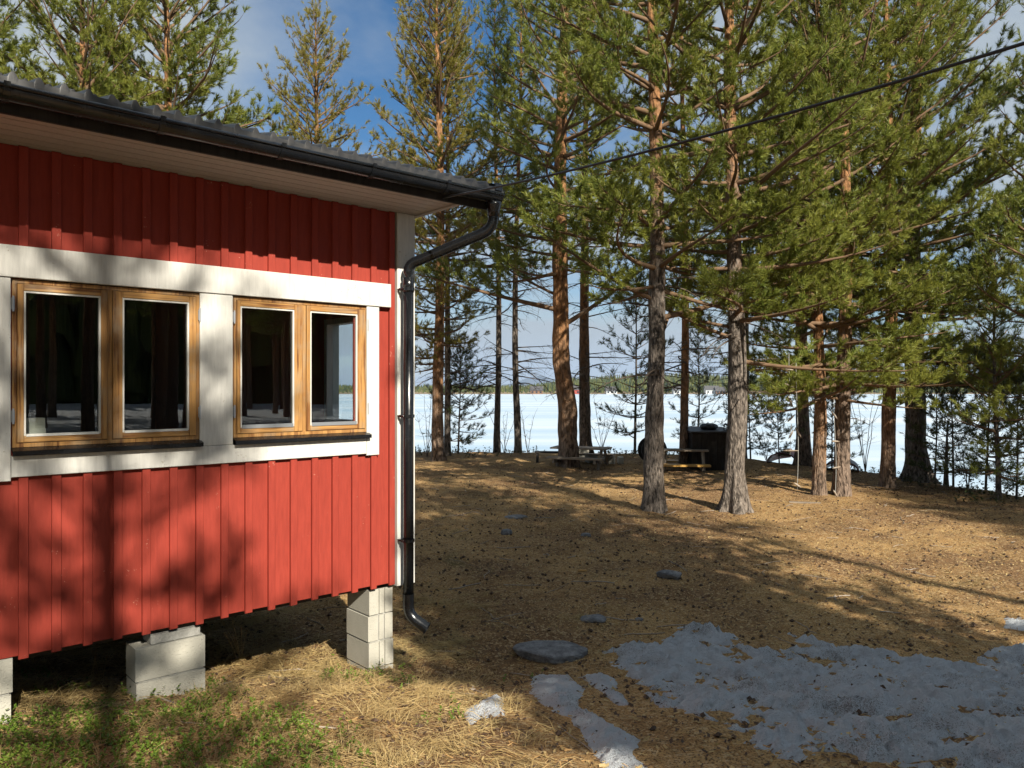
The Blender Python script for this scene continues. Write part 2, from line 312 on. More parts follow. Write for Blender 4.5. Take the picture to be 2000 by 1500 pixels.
# ------------------------------------------------------------------ terrain
LAKE_Z = -5.0
def gz(X, Y, rough=True):
    X = np.asarray(X, float); Y = np.asarray(Y, float)
    z = np.interp(Y, [-90, -30, -10, 0, 3, 4.25, 4.8, 5.75, 7, 10, 14, 20, 24, 40], [-1.2, -1.3, -1.5, -1.62, -1.70, -1.87, -1.95, -2.17, -2.20, -2.18, -2.15, -2.08, -2.0, -2.0])
    Yc = np.interp(X, [-40, -14, 0, 6, 7.3, 8, 8.9, 9.6, 11, 15, 25, 60], [34, 24.6, 24.2, 23.4, 22, 20.5, 19, 16.5, 12.5, 10, 8, 6])
    d = Y - Yc; drop = np.where(d > -1.0, 0.085 * np.clip(d + 1.0, 0, 2.0) ** 2 + 0.36 * np.clip(d - 1.0, 0, 99), 0)
    z = np.maximum(z - drop, LAKE_Z - 0.8)
    if rough:
        z = z + (fbm(X * 0.7, Y * 0.7, 3) - 0.5) * 0.16 + (fbm(X * 3.1, Y * 3.1, 11, 3) - 0.5) * 0.05 + (fbm(X * 11, Y * 11, 5, 2) - 0.5) * 0.018
    return z
def g1(x, y): return float(gz(np.array([x]), np.array([y]))[0])
def on_ground(px, py):
    """photo pixel -> point on the ground"""
    u = (px - 1000) / 1500; v = (755 - py) / 1500; Y = np.arange(2.0, 40, 0.01); h = gz(u * Y, Y, False) - v * Y
    k = np.argmax(h > 0) if (h > 0).any() else np.argmax(h[Y < 26]); return u * Y[k], float(Y[k])
def axis(core0, core1, st, lo, hi, grow=1.18):
    a = list(np.arange(core0, core1, st)); s = st
    while a[-1] < hi: s *= grow; a.append(a[-1] + s)
    s = st
    while a[0] > lo: s *= grow; a.insert(0, a[0] - s)
    return np.array(a)
def sheet(name, xs, ys, zf, mat, smooth=True):
    X, Y = np.meshgrid(xs, ys); Z = zf(X, Y); V = np.stack([X, Y, Z], -1).reshape(-1, 3); nx = len(xs)
    i = np.arange(len(ys) - 1)[:, None] * nx; j = np.arange(nx - 1)[None]; q = np.stack([i + j, i + j + 1, i + nx + j + 1, i + nx + j], -1).reshape(-1, 4)
    return link(name, mesh_np(name, V, [q], smooth), mat)
g = sheet('ground', axis(-4.0, 10.5, 0.07, -90, 90), axis(2.6, 21, 0.07, -90, 60, 1.12), gz, M['ground_litter']); tag(g, 'brown pine needle ground sloping between house and lake', 'ground', kind='structure')
lk = sheet('lake', axis(-100, 100, 20, -4000, 4000, 1.3), axis(10, 200, 20, -60, 520, 1.2), lambda X, Y: np.full_like(X, LAKE_Z), M['lake_ice']); tag(lk, 'frozen lake with pale ice reaching the far shore', 'lake', kind='structure')
def shore_z(X, Y):
    prof = np.interp(X / Y, [-1, -0.10, -0.03, 0.02, 0.08, 0.2, 0.3, 0.42, 0.55, 0.8, 1.2], [1, 0.5, 0.5, 1.2, 7, 10, 9, 7, 8, 10, 9])
    return LAKE_Z - 0.3 + np.clip(Y - 505, 0, 25) * 0.06 + sstep(525, 850, Y) * prof + (fbm(X * 0.006, Y * 0.006, 21) - 0.5) * 5 * sstep(520, 700, Y)
fs = sheet('far_shore', np.linspace(-1600, 1600, 161), np.concatenate([np.linspace(495, 560, 8), np.linspace(580, 1500, 24)]), shore_z, M['far_ground']); tag(fs, 'low far shore with forest hill across the lake', 'shore', kind='structure')
def mount_z(X, Y):
    u = X / Y
    r = 8 + 60 * np.exp(-((u - 0.034) / 0.030) ** 2) + 16 * np.exp(-((u + 0.06) / 0.05) ** 2) + 52 * np.exp(-((u - 0.46) / 0.09) ** 2) + 40 * np.exp(-((u - 0.26) / 0.06) ** 2) + 30 * np.exp(-((u + 0.35) / 0.12) ** 2)
    return -10 + (r + (fbm(X * 0.004, Y * 0.004, 33) - 0.5) * 14) * sstep(3400, 4200, Y)
mt = sheet('mountains', np.linspace(-5200, 5200, 261), np.linspace(3300, 4600, 14), mount_z, M['mountain']); tag(mt, 'distant blue mountain ridge beyond the far shore', 'mountain', kind='structure')
# far forest
def wood_mass(name, X, Y, Zb, h, wd, seed, tiers=((0.08, 0.62, 1.0), (0.42, 1.0, 0.7))):
    r = np.random.default_rng(seed); N = len(X); a = np.arange(6) * math.pi / 3; m = MB()
    for z0, z1, k in tiers:
        ring = np.stack([X[:, None] + wd[:, None] * k * np.cos(a) * r.uniform(0.7, 1.2, (N, 6)), Y[:, None] + wd[:, None] * k * np.sin(a), (Zb + h * z0)[:, None] + 0.06 * h[:, None] * r.normal(size=(N, 6))], -1)
        V = np.concatenate([ring, np.stack([X, Y, Zb + h * z1], -1)[:, None]], 1).reshape(-1, 3); b = np.arange(N)[:, None, None] * 7; j = np.arange(6)[None, :, None]
        m.add(V, tris=np.concatenate([b + j, b + (j + 1) % 6, b + 6 + 0 * j], -1).reshape(-1, 3))
    return link(name, m.data(name), M['far_forest'])
r = np.random.default_rng(5); N = 9000
u = r.uniform(-0.75, 0.75, N); Y = 519 + 410 * r.random(N) ** 1.5; X = u * Y; h = r.uniform(5, 10.5, N) * np.where(Y < 535, 0.6, 1) * np.interp(u, [-0.2, 0.02, 0.12, 0.75], [0.55, 0.55, 0.95, 1.0])
tag(wood_mass('far_forest', X, Y, shore_z(X, Y) - 0.3, h, h * r.uniform(0.13, 0.22, N), 6), 'mass of conifers covering the hill on the far shore', 'forest', kind='stuff')
N = 1500; d_ = r.uniform(62, 84, N); a_ = np.radians(r.uniform(-62, 2, N)); X = -6.66 + d_ * np.cos(a_); Y = 7.46 + d_ * np.sin(a_); h = r.uniform(8, 15, N)
tag(wood_mass('dark_wood', X, Y, gz(X, Y, False) - 0.3, h, h * r.uniform(0.10, 0.16, N), 8, ((0.02, 0.5, 1.0), (0.3, 0.8, 0.8), (0.6, 1.0, 0.5))), 'dark wood mirrored in the house windows', 'forest', kind='stuff')
def far_house(px, Y, w, hh, wall, label):
    x = (px - 1000) / 1500 * Y; z = float(shore_z(np.array([x]), np.array([Y]))[0]) - 0.2
    h = empty('lake_house', (x, Y, z)); tag(h, label, 'house', 'houses on the far shore')
    b = MB(); b.add([(-w/2,0,0),(w/2,0,0),(w/2,6,0),(-w/2,6,0),(-w/2,0,hh),(w/2,0,hh),(w/2,6,hh),(-w/2,6,hh),(-w/2,3,hh+2.2),(w/2,3,hh+2.2)], [(0,1,5,4),(2,3,7,6),(0,3,2,1)], ngon=[(1,2,6,9,5),(3,0,4,8,7)]); link('wall', b.data('far_wall'), M[wall], h)
    b = MB(); e = 0.5
    for s in (0, 1):
        y0, y1 = (-0.5, 3.02) if s == 0 else (6.5, 2.98); zz = hh - 0.3
        b.add([(-w/2-e,y0,zz),(w/2+e,y0,zz),(w/2+e,y1,hh+2.35),(-w/2-e,y1,hh+2.35),(-w/2-e,y0,zz+0.2),(w/2+e,y0,zz+0.2),(w/2+e,y1,hh+2.6),(-w/2-e,y1,hh+2.6)], [(0,3,2,1),(4,5,6,7),(0,1,5,4),(1,2,6,5),(2,3,7,6),(3,0,4,7)])
    link('roof', b.data('far_roof'), M['far_roof'], h)
    for i in range(3):
        xx = -w/2 + w * (i + 0.5) / 3; b = MB(); b.box((xx - 0.6, -0.06, 1.0), (xx + 0.6, 0.02, 2.2)); link('window', b.data('far_window'), M['far_glass'], h)
for a_ in ((1048,508,8,3,'far_brown','brown cottage leftmost on the far shore'),(1120,509,9,3.4,'far_red','red cottage on the far shore, right of the thick orange pine'),(1195,507,7,2.8,'far_white','small pale cottage low on the far shore in the middle'),(1325,509,6,3,'far_white','white cottage on the far shore beside the slim orange pine'),(1392,510,9,3.2,'far_white','white cottage on the far shore left of the flared pine'),(1408,507,6,2.6,'far_brown','brown cottage rightmost on the far shore, beside a white one')): far_house(*a_)

# ------------------------------------------------------------------ house (local x along wall, local -y outwards)
CX, CY = -0.905, 5.9; HB = -2.2; HR = math.atan2(0.666, 0.746)
house = empty('house', (CX, CY, HB), HR); tag(house, 'red board and batten house with white window trim on concrete pillars', 'house')
HL = -6.2; HD = 6.0                    # wall runs from t=HL to 0.17, house depth
WB, WT = -1.50, 1.335
rh = random.Random(3)
def hp(name, mb, mat, parent=None, origin=None, smooth=False):
    """mesh given in (t, y, z camera-level) coordinates"""
    org = origin if origin is not None else (0, 0, HB)
    me = mb.data(name, smooth, off=org); o = link(name, me, M[mat], parent if parent is not None else house)
    po = parent.get('_o') if parent is not None else None
    po = tuple(po) if po is not None else (0, 0, HB)
    o.location = tuple(org[i] - po[i] for i in range(3)); o['_o'] = list(org); return o
# openings: (t0,t1,z0,z1)
OPS = [(-2.493, -1.476, -0.336, 0.594), (-1.261, -0.248, -0.336, 0.594)]
# sheathing of front wall with window holes
mb = MB()
def wall_with_holes(mb, t0, t1, z0, z1, y0, y1, ops):
    ts = sorted({t0, t1, *[a for o in ops for a in o[:2]]})
    for a, b in zip(ts[:-1], ts[1:]):
        hole = [o for o in ops if o[0] <= a + 1e-6 and o[1] >= b - 1e-6]
        if hole: mb.box((a, y0, z0), (b, y1, hole[0][2])); mb.box((a, y0, hole[0][3]), (b, y1, z1))
        else: mb.box((a, y0, z0), (b, y1, z1))
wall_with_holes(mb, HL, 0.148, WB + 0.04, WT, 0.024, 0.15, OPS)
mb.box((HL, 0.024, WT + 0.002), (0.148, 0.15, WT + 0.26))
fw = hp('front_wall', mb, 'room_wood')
PITCH = 0.1605; t0 = -0.03
k = 0; edges = []
while t0 - k * PITCH > HL: edges.append(t0 - k * PITCH); k += 1
def pieces(a, b):
    """z spans of a plank between a and b, leaving the window band out"""
    if b > -0.25 or a < -2.52: return [(WB, WT)]
    return [(WB, -0.50), (0.77, WT)]
for i, e in enumerate(edges):
    a, b = e - PITCH + 0.003, e - 0.003
    spans = pieces(a, b)
    for (z0, z1) in spans:
        dz = rh.uniform(-0.006, 0.006) if z0 == WB else 0
        m = MB(); m.cbox((a, 0.0 + rh.uniform(-0.001, 0.001), z0 + dz), (b, 0.022, z1), 0.002); hp('plank', m, 'red_paint', fw, (a, 0, z0))
    w = 0.048
    for (z0, z1) in pieces(e - w / 2, e + w / 2):
        dz = rh.uniform(-0.020, -0.008) if z0 == WB else 0
        m = MB(); m.cbox((e - w / 2, -0.022, z0 + dz), (e + w / 2, -0.0015, z1), 0.003); hp('batten', m, 'red_paint', fw, (e, 0, z0))
m = MB(); m.cbox((-0.027, 0.0, WB), (0.008, 0.022, WT), 0.002); hp('plank', m, 'red_paint', fw, (0, 0, WB))
# trims
def trim(t0, t1, z0, z1, y0=-0.036, y1=-0.0225, name='trim_board', mat='white_paint'):
    m = MB(); m.cbox((t0, y0, z0), (t1, y1 , z1), 0.003); return hp(name, m, mat, None, ((t0 + t1) / 2, y0, z0))
trim(0.010, 0.172, -1.53, WT, -0.03, 0.15, 'corner_board')
trim(-2.60, -0.056, 0.600, 0.776, -0.046)
trim(-0.262, -0.155, -0.512, 0.598); trim(-2.60, -2.500, -0.519, 0.598)
trim(-1.480, -1.268, -0.379, 0.598)
trim(-2.498, -0.264, -0.499, -0.381)
for (a, b) in ((-2.497, -1.482), (-1.266, -0.264)):          # packers behind the trim at the window sides
    pass
# windows
def window(op, mid, panes, sillmat='black_metal'):
    a, b, z0, z1 = op
    m = MB(); fw_ = 0.022; y0, y1 = -0.020, 0.12
    m.box((a + .002, y0, z0), (a + fw_, y1, z1)); m.box((b - fw_, y0, z0), (b - .002, y1, z1)); m.box((a + fw_, y0, z1 - fw_), (b - fw_, y1, z1)); m.box((a + fw_, y0, z0), (b - fw_, y1, z0 + fw_))
    m.box((mid - 0.012, y0 + .004, z0 + fw_), (mid + 0.012, y1, z1 - fw_))
    w = hp('window', m, 'frame_wood_v', None, (a, 0, z0))
    for i, (p0, p1) in enumerate(panes):
        ca = a + fw_ + 0.003 if i == 0 else mid + 0.015; cb = mid - 0.015 if i == 0 else b - fw_ - 0.003
        zb, zt = z0 + fw_ + 0.003, z1 - fw_ - 0.003; gz0, gz1 = z0 + 0.062, z1 - 0.062
        yA, yB = -0.028, 0.03
        hp('casement_stile', MB().cbox((ca, yA, zb), (p0, yB, zt)), 'frame_wood_v', w, (ca, 0, zb)); hp('casement_stile', MB().cbox((p1, yA, zb), (cb, yB, zt)), 'frame_wood_v', w, (p1, 0, zb))
        hp('casement_rail', MB().cbox((p0 + .0005, yA + .001, gz1), (p1 - .0005, yB, zt)), 'frame_wood_h', w, (ca, 0, gz1)); hp('casement_rail', MB().cbox((p0 + .0005, yA + .001, zb), (p1 - .0005, yB, gz0)), 'frame_wood_h', w, (ca, 0, zb))
        q = 0.010; m = MB(); y0_, y1_ = yA + 0.006, yA + 0.022
        m.box((p0, y0_, gz0), (p0 + q, y1_, gz1)); m.box((p1 - q, y0_, gz0), (p1, y1_, gz1)); m.box((p0 + q, y0_, gz1 - q), (p1 - q, y1_, gz1)); hp('glazing_bead', m, 'white_paint', w, (p0, 0, gz0))
        m = MB(); m.box((p0 + q + .0005, yA - 0.004, gz0 - .004), (p1 - q - .0005, y1_, gz0 + 0.020 if a > -2 else gz0 + 0.010)); hp('glazing_sill', m, 'grey_metal' if a > -2 else 'white_paint', w, (p0, 0, gz0))
        m = MB(); m.box((p0 + .001, yA + 0.024, gz0), (p1 - .001, yA + 0.028, gz1)); hp('pane', m, 'glass', w, (p0, 0, gz0))
    for hx in (a + 0.004, b - 0.004):
        for hz in (z0 + 0.13, z1 - 0.18):
            m = MB(); m.tube([(hx, -0.034, hz), (hx, -0.034, hz + 0.085)], 0.006, 8); m.box((hx - 0.009, -0.030, hz + 0.01), (hx + 0.009, -0.0285, hz + 0.075)); hp('hinge', m, 'grey_metal', w, (hx, 0, hz))
    m = MB(); m.add([(a - .004, -0.018, z0 - .001), (b + .004, -0.018, z0 - .001), (b + .004, -0.075, z0 - 0.018), (a - .004, -0.075, z0 - 0.018), (a - .004, -0.075, z0 - 0.043), (b + .004, -0.075, z0 - 0.043), (a - .004, -0.068, z0 - 0.043), (b + .004, -0.068, z0 - 0.043), (b + .004, -0.068, z0 - 0.022), (a - .004, -0.068, z0 - 0.022), (b + .004, -0.018, z0 - .006), (a - .004, -0.018, z0 - .006)],
        [(0, 1, 2, 3), (3, 2, 5, 4), (4, 5, 7, 6), (6, 7, 8, 9), (9, 8, 10, 11)]); hp('drip_sill', m, 'black_metal', w, (a, 0, z0))
    m = MB(); m.box((a - 0.002, -0.040, z0 - 0.047), (b + 0.002, -0.018, z0 - 0.0445)); hp('sill_board', m, 'dark_timber', w, (a, 0, z0))
    return w
window(OPS[0], -2.0, [(-2.437, -2.049), (-1.932, -1.543)]); window(OPS[1], -0.755, [(-1.213, -0.832), (-0.712, -0.334)])
# gable wall with a window near the corner
GOP = [(0.30, 1.19, -0.336, 0.594)]
m = MB()
def gable_box(m, s0, s1, z0, z1): m.box((0.05, s0, z0), (0.15, s1, z1))
for (s0, s1, z0, z1) in ((0.152, 0.30, WB, WT), (1.19, HD, WB, WT), (0.30, 1.19, WB, -0.336), (0.30, 1.19, 0.594, WT)): gable_box(m, s0, s1, z0, z1)
m.add([(0.05, 0.0, WT), (0.15, 0.0, WT), (0.15, HD, WT), (0.05, HD, WT), (0.05, HD / 2, WT + 0.72), (0.15, HD / 2, WT + 0.72)], [(0, 1, 5, 4), (2, 3, 4, 5)], tris=[(0, 4, 3), (1, 2, 5)])
gw = hp('gable_wall', m, 'red_paint')
for i in range(37):
    s = 0.24 + i * PITCH
    if s > HD: break
    for (z0, z1) in ([(WB, -0.40), (0.66, WT)] if 0.2 < s < 1.29 else [(WB, WT)]):
        m = MB(); m.box((0.1505, s - 0.024, z0), (0.1725, s + 0.024, z1)); hp('batten', m, 'red_paint', gw, (0.15, s, z0))
m = MB()
for (s0, s1, z0, z1) in ((0.302, 0.35, -0.334, 0.592), (1.14, 1.188, -0.334, 0.592), (0.35, 1.14, 0.545, 0.592), (0.35, 1.14, -0.334, -0.287)): m.box((0.04, s0, z0), (0.16, s1, z1))
gwin = hp('window', m, 'white_paint', None, (0.1, 0.3, -0.336)); m = MB(); m.box((0.10, 0.351, -0.286), (0.105, 1.139, 0.544)); hp('pane', m, 'glass', gwin, (0.1, 0.3, -0.28))
# other walls, floor, ceiling
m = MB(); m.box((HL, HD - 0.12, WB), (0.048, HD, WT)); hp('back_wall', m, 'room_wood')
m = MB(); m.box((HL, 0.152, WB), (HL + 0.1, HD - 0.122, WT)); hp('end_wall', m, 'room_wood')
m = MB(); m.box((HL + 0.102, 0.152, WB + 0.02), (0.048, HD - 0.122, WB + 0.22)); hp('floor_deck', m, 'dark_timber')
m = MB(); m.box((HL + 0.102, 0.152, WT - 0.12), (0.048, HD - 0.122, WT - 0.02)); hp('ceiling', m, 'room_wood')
for s in (0.06, 2.0, 4.0, 5.85):
    m = MB(); m.box((HL, s, WB - 0.13), (0.04, s + 0.10, WB - 0.002)) if s > 1 else m.box((HL, s, WB - 0.035), (0.04, s + 0.10, WB + 0.038)); hp('floor_beam', m, 'dark_timber', None, (HL, s, WB))
# roof: soffit boards, fascia, sheet, bargeboard
SO = 0.575
nb = 6
for i in range(nb):
    y1 = 0.02 - i * (SO + 0.02) / nb; y0 = y1 - (SO + 0.02) / nb + 0.010
    te = 0.165 - 0.0 * i
    cuts = [HL, -2.9 + rh.uniform(-.3, .3), -1.10 if i == 2 else rh.uniform(-1.6, -0.7), te] if i in (2, 3) else [HL, rh.uniform(-4, -2.9), te]
    for a, b in zip(cuts[:-1], cuts[1:]):
        m = MB(); m.box((a + 0.0012, y0, WT + 0.002), (b - 0.0012, y1, WT + 0.018)); hp('soffit_board', m, 'soffit_paint', None, (a, y0, WT))
hp('soffit_backing', MB().box((HL, -SO, WT + 0.0205), (0.165, 0.02, WT + 0.03)), 'dark_wood', None, (HL, -SO, WT))
TE = 0.52
m = MB(); m.box((HL, -SO - 0.024, WT - 0.012), (TE - 0.03, -SO - 0.002, WT + 0.075)); hp('fascia', m, 'dark_wood', None, (HL, -SO, WT))
m = MB(); m.box((HL, -SO - 0.004, WT - 0.004), (0.17, -SO + 0.006, WT - 0.0005)); hp('soffit_strip', m, 'grey_metal', None, (HL, -SO, WT))
SL = math.tan(math.radians(13)); RZ = 1.485
def roof_z(y): return RZ + (y + SO + 0.07) * SL
# gable overhang boards (underside) and rafters
for i in range(4):
    a, b = 0.178 + i * 0.078, 0.178 + (i + 1) * 0.078 - 0.004; m = MB(); y0, y1 = -SO + 0.0, HD / 2
    V = []
    for t_ in (a, b):
        for (y_, dz) in ((y0, -0.035), (y1, -0.035), (y0, -0.018), (y1, -0.018)): V.append((t_, y_, roof_z(y_) + dz))
    m.add(V, [(0, 4, 5, 1), (2, 3, 7, 6), (0, 2, 6, 4), (1, 5, 7, 3), (0, 1, 3, 2), (4, 6, 7, 5)]); hp('verge_board', m, 'soffit_paint', None, (a, y0, roof_z(y0)))
m = MB(); V = []
for t_ in (0.174, 0.214):
    for (y_, zz) in ((-SO + 0.002, WT - 0.008), (0.4, WT - 0.008), (-SO + 0.002, roof_z(-SO) - 0.036), (0.4, roof_z(0.4) - 0.036)): V.append((t_, y_, zz))
m.add(V, [(0, 4, 5, 1), (2, 3, 7, 6), (0, 2, 6, 4), (1, 5, 7, 3), (0, 1, 3, 2), (4, 6, 7, 5)]); hp('verge_rafter', m, 'soffit_paint', None, (0.18, 0, WT))
m = MB(); V = []
for t_ in (TE - 0.026, TE):
    for (y_, zz) in ((-SO - 0.03, RZ - 0.135), (HD / 2, roof_z(HD / 2) - 0.135), (-SO - 0.03, RZ + 0.012), (HD / 2, roof_z(HD / 2) + 0.012)): V.append((t_, y_, zz))
m.add(V, [(0, 4, 5, 1), (2, 3, 7, 6), (0, 2, 6, 4), (1, 5, 7, 3), (0, 1, 3, 2), (4, 6, 7, 5)]); hp('bargeboard', m, 'white_paint', None, (TE, -SO, RZ))
# corrugated sheet with stepped tile front
RP = 0.11; ts = np.arange(HL, TE + 0.03, RP / 12)
ph = (ts / RP) % 1.0; prof = 0.030 * np.clip(np.minimum((ph - 0.30) / 0.12, (0.70 - ph) / 0.12), 0, 1)
ys = np.array([-SO - 0.075, -SO - 0.073, -SO + 0.27, -SO + 0.272, -SO + 0.62, -SO + 0.622, 1.2, HD / 2])
zz = np.array([-0.030, 0.002, 0.0, 0.022, 0.020, 0.042, 0.05, 0.05])
V = []
for y_, dz in zip(ys, zz): V.append(np.stack([ts, np.full_like(ts, y_), roof_z(y_) + dz + prof * (0.25 if dz < 0 else 1)], -1))
V = np.concatenate(V); n_ = len(ts); q = []
for i in range(len(ys) - 1):
    j = np.arange(n_ - 1); q.append(np.stack([i * n_ + j, i * n_ + j + 1, (i + 1) * n_ + j + 1, (i + 1) * n_ + j], -1))
q = np.concatenate(q); V2 = V - np.array([0, 0, 0.004]); m = MB(); m.add(V, q); m.add(V2, q[:, ::-1]); roof = hp('roof', m, 'roof_metal', None, (HL, 0, RZ))
m = MB(); m.add([(HL, HD / 2, roof_z(HD/2) + 0.07), (TE, HD / 2, roof_z(HD/2) + 0.07), (TE, HD + SO, roof_z(-SO)), (HL, HD + SO, roof_z(-SO)), (HL, HD / 2, roof_z(HD/2) + 0.05), (TE, HD / 2, roof_z(HD/2) + 0.05), (TE, HD + SO, roof_z(-SO) - 0.02), (HL, HD + SO, roof_z(-SO) - 0.02)], [(0,1,2,3),(7,6,5,4),(0,4,5,1),(1,5,6,2),(2,6,7,3),(3,7,4,0)]); hp('rear_slope', m, 'roof_metal', roof, (HL, HD / 2, RZ))
m = MB(); m.box((TE - 0.06, -SO - 0.085, RZ - 0.02), (TE + 0.008, -SO - 0.078, RZ + 0.034)); m.add([(TE - 0.06, -SO - .078, RZ + .026), (TE + .008, -SO - .078, RZ + .026), (TE + .008, HD/2, roof_z(HD/2) + .09), (TE - .06, HD/2, roof_z(HD/2) + .09)], [(0, 1, 2, 3)]); hp('verge_flashing', m, 'black_metal', roof, (TE, 0, RZ))
# gutter: half round trough with rolled front lip
GY, GZ, GR = -SO - 0.088, 1.418, 0.060
an = np.linspace(math.pi, 2 * math.pi, 13); prof_o = [(GY + GR * math.cos(a), GZ + GR * math.sin(a)) for a in an]; prof_i = [(GY + (GR - .003) * math.cos(a), GZ + (GR - .003) * math.sin(a)) for a in an][::-1]
loop = prof_o + prof_i; tl = np.array([HL, -4, -2, 0, TE - 0.03]); V = np.concatenate([[(t_, y_, z_) for (y_, z_) in loop] for t_ in tl]); L = len(loop); q = []
for i in range(len(tl) - 1):
    for j in range(L): q.append((i * L + j, (i + 1) * L + j, (i + 1) * L + (j + 1) % L, i * L + (j + 1) % L))
m = MB(); m.add(V, q); m.tube([(HL, GY - GR, GZ + 0.002), (TE - 0.03, GY - GR, GZ + 0.002)], 0.011, 10)
m.add([(TE - 0.03, y_, z_) for (y_, z_) in prof_o], ngon=[list(range(13))]); gut = hp('gutter', m, 'black_metal', None, (HL, GY, GZ), True)
for t_ in (-5.4, -4.55, -3.7, -2.62, -1.92, -1.24, -0.62, -0.02):
    m = MB(); ang = np.linspace(math.pi * 0.93, math.pi * 2.02, 12); m.add(np.concatenate([[(t_ + dx, GY + rr * math.cos(a), GZ + rr * math.sin(a)) for a in ang] for dx in (-0.014, 0.014) for rr in (GR + 0.001, GR + 0.006)]), [(i, i + 1, 25 + i, 24 + i) for i in range(0)] + [(12 + i, 13 + i, 37 + i, 36 + i) for i in range(11)] + [(i, 12 + i, 13 + i, i + 1) for i in range(11)] + [(24 + i, 25 + i, 37 + i, 36 + i) for i in range(11)])
    m.box((t_ - 0.014, GY - GR - 0.014, GZ - 0.006), (t_ + 0.014, GY - GR - 0.010, GZ + 0.018)); hp('gutter_bracket', m, 'black_metal', gut, (t_, GY, GZ))
# downspout: hopper, swan neck, pipe, shoe
PT, PY, PR = 0.060, -0.105, 0.040
def curve(pts, n=10, rad=0.09):
    """polyline with rounded corners"""
    pts = [np.array(p, float) for p in pts]; out_ = [pts[0]]
    for a, b, c in zip(pts[:-2], pts[1:-1], pts[2:]):
        d1 = (a - b) / np.linalg.norm(a - b); d2 = (c - b) / np.linalg.norm(c - b); r1 = min(rad, np.linalg.norm(a - b) * .48, np.linalg.norm(c - b) * .48)
        p0, p2 = b + d1 * r1, b + d2 * r1
        for s in np.linspace(0, 1, n): out_.append((1 - s) ** 2 * p0 + 2 * s * (1 - s) * b + s * s * p2)
    out_.append(pts[-1]); return np.array(out_)
TO = 0.44
neck = curve([(TO, GY, GZ - 0.05), (TO, GY, 1.17), (PT, PY, 0.93), (PT, PY, 0.80)], 10, 0.13)
m = MB(); m.tube(neck, PR, 16); dn = hp('downspout', m, 'black_metal', None, (PT, PY, 0.8), True)
m = MB(); m.tube([(TO, GY, GZ - 0.052), (TO, GY, GZ - 0.075), (TO, GY, GZ - 0.12), (TO, GY, GZ - 0.16)], [0.062, 0.060, PR + 0.006, PR + 0.004], 16); hp('hopper', m, 'black_metal', dn, (TO, GY, GZ), True)
m = MB(); m.tube([(PT, PY, 0.83), (PT, PY, 0.72)], PR + 0.004, 16); m.tube([(PT, PY, 0.721), (PT, PY, -1.62)], PR, 16); hp('pipe', m, 'black_metal', dn, (PT, PY, -1.6), True)
shoe = curve([(PT, PY, -1.58), (PT, PY, -1.745), (PT + 0.085, PY - 0.125, -1.835)], 12, 0.13)
m = MB(); m.tube(shoe, PR + 0.003, 16, cap=False); m.tube(shoe, PR - 0.001, 16, cap=False); m.tube([shoe[-1] - (shoe[-1] - shoe[-2]) / np.linalg.norm(shoe[-1] - shoe[-2]) * 0.004, shoe[-1]], PR + 0.007, 16, cap=False); hp('shoe', m, 'black_metal', dn, (PT, PY, -1.8), True)
for zc in (0.743, -0.225, -1.174):
    m = MB(); m.tube([(PT, PY, zc - 0.012), (PT, PY, zc + 0.012)], PR + 0.007, 16); m.tube([(PT - 0.045, PY + 0.01, zc), (PT - 0.045, -0.028, zc)], 0.006, 8); m.tube([(PT - 0.045, PY + 0.03, zc), (PT - 0.045, PY + 0.055, zc)], 0.011, 8); m.tube([(PT - 0.052, PY, zc), (PT + 0.052, PY, zc)], 0.008, 8); m.tube([(PT, PY, zc), (PT, -0.028, zc)], 0.007, 8)
    hp('pipe_clip', m, 'black_metal', dn, (PT, PY, zc))
# foundation pillars of concrete blocks
def pillar(t0, t1, y0, y1, zbot, ztop, bh, grooves=()):
    root = hp('pillar', MB().box((t0 + .012, y0 + .012, zbot - 0.25), (t1 - .012, y1 - .012, ztop)), 'mortar', None, (t0, y0, zbot))
    z = ztop - 0.0; k = 0
    while z > zbot - 0.2:
        zz0 = z - bh + 0.012; m = MB(); j = [rh.uniform(-0.006, 0.006) for _ in range(4)]
        xs = [t0 + j[0]] + [v for g_ in grooves for v in (t0 + g_ - .006, t0 + g_ - .005, t0 + g_ + .005, t0 + g_ + .006)] + [t1 + j[1]]
        yy = [y0 + j[2]] + [v for g_ in grooves for v in (y0 + j[2], y0 + j[2] + .011, y0 + j[2] + .011, y0 + j[2])] + [y0 + j[2]]
        P = list(zip(xs, yy)) + [(t1 + j[1], y1), (t0 + j[0], y1)]; n1 = len(P); V = [(x, y, zz0) for x, y in P] + [(x, y, z) for x, y in P]
        m.add(V, [(i, (i + 1) % n1, n1 + (i + 1) % n1, n1 + i) for i in range(n1)], ngon=[list(range(n1))[::-1], list(range(n1, 2 * n1))]); hp('block', m, 'concrete', root, (t0, y0, zz0)); z -= bh
pillar(-0.209, 0.0, 0.022, 0.345, -2.19, -1.537, 0.200, (0.085, 0.135)); pillar(-1.849, -1.433, 0.0, 0.20, -1.92, -1.60, 0.212); pillar(-2.93, -2.49, 0.0, 0.20, -1.88, -1.50, 0.200)
hp('pillar_cap', MB().box((-1.76, 0.02, -1.595), (-1.46, 0.18, -1.54)), 'mortar', None, (-1.6, 0.1, -1.6))
pillar(-4.6, -4.2, 0.02, 0.22, -1.8, -1.505, 0.2); pillar(-0.25, 0.0, 3.9, 4.2, -2.2, -1.64, 0.2); pillar(-3, -2.7, 3.9, 4.2, -2.2, -1.64, 0.2)
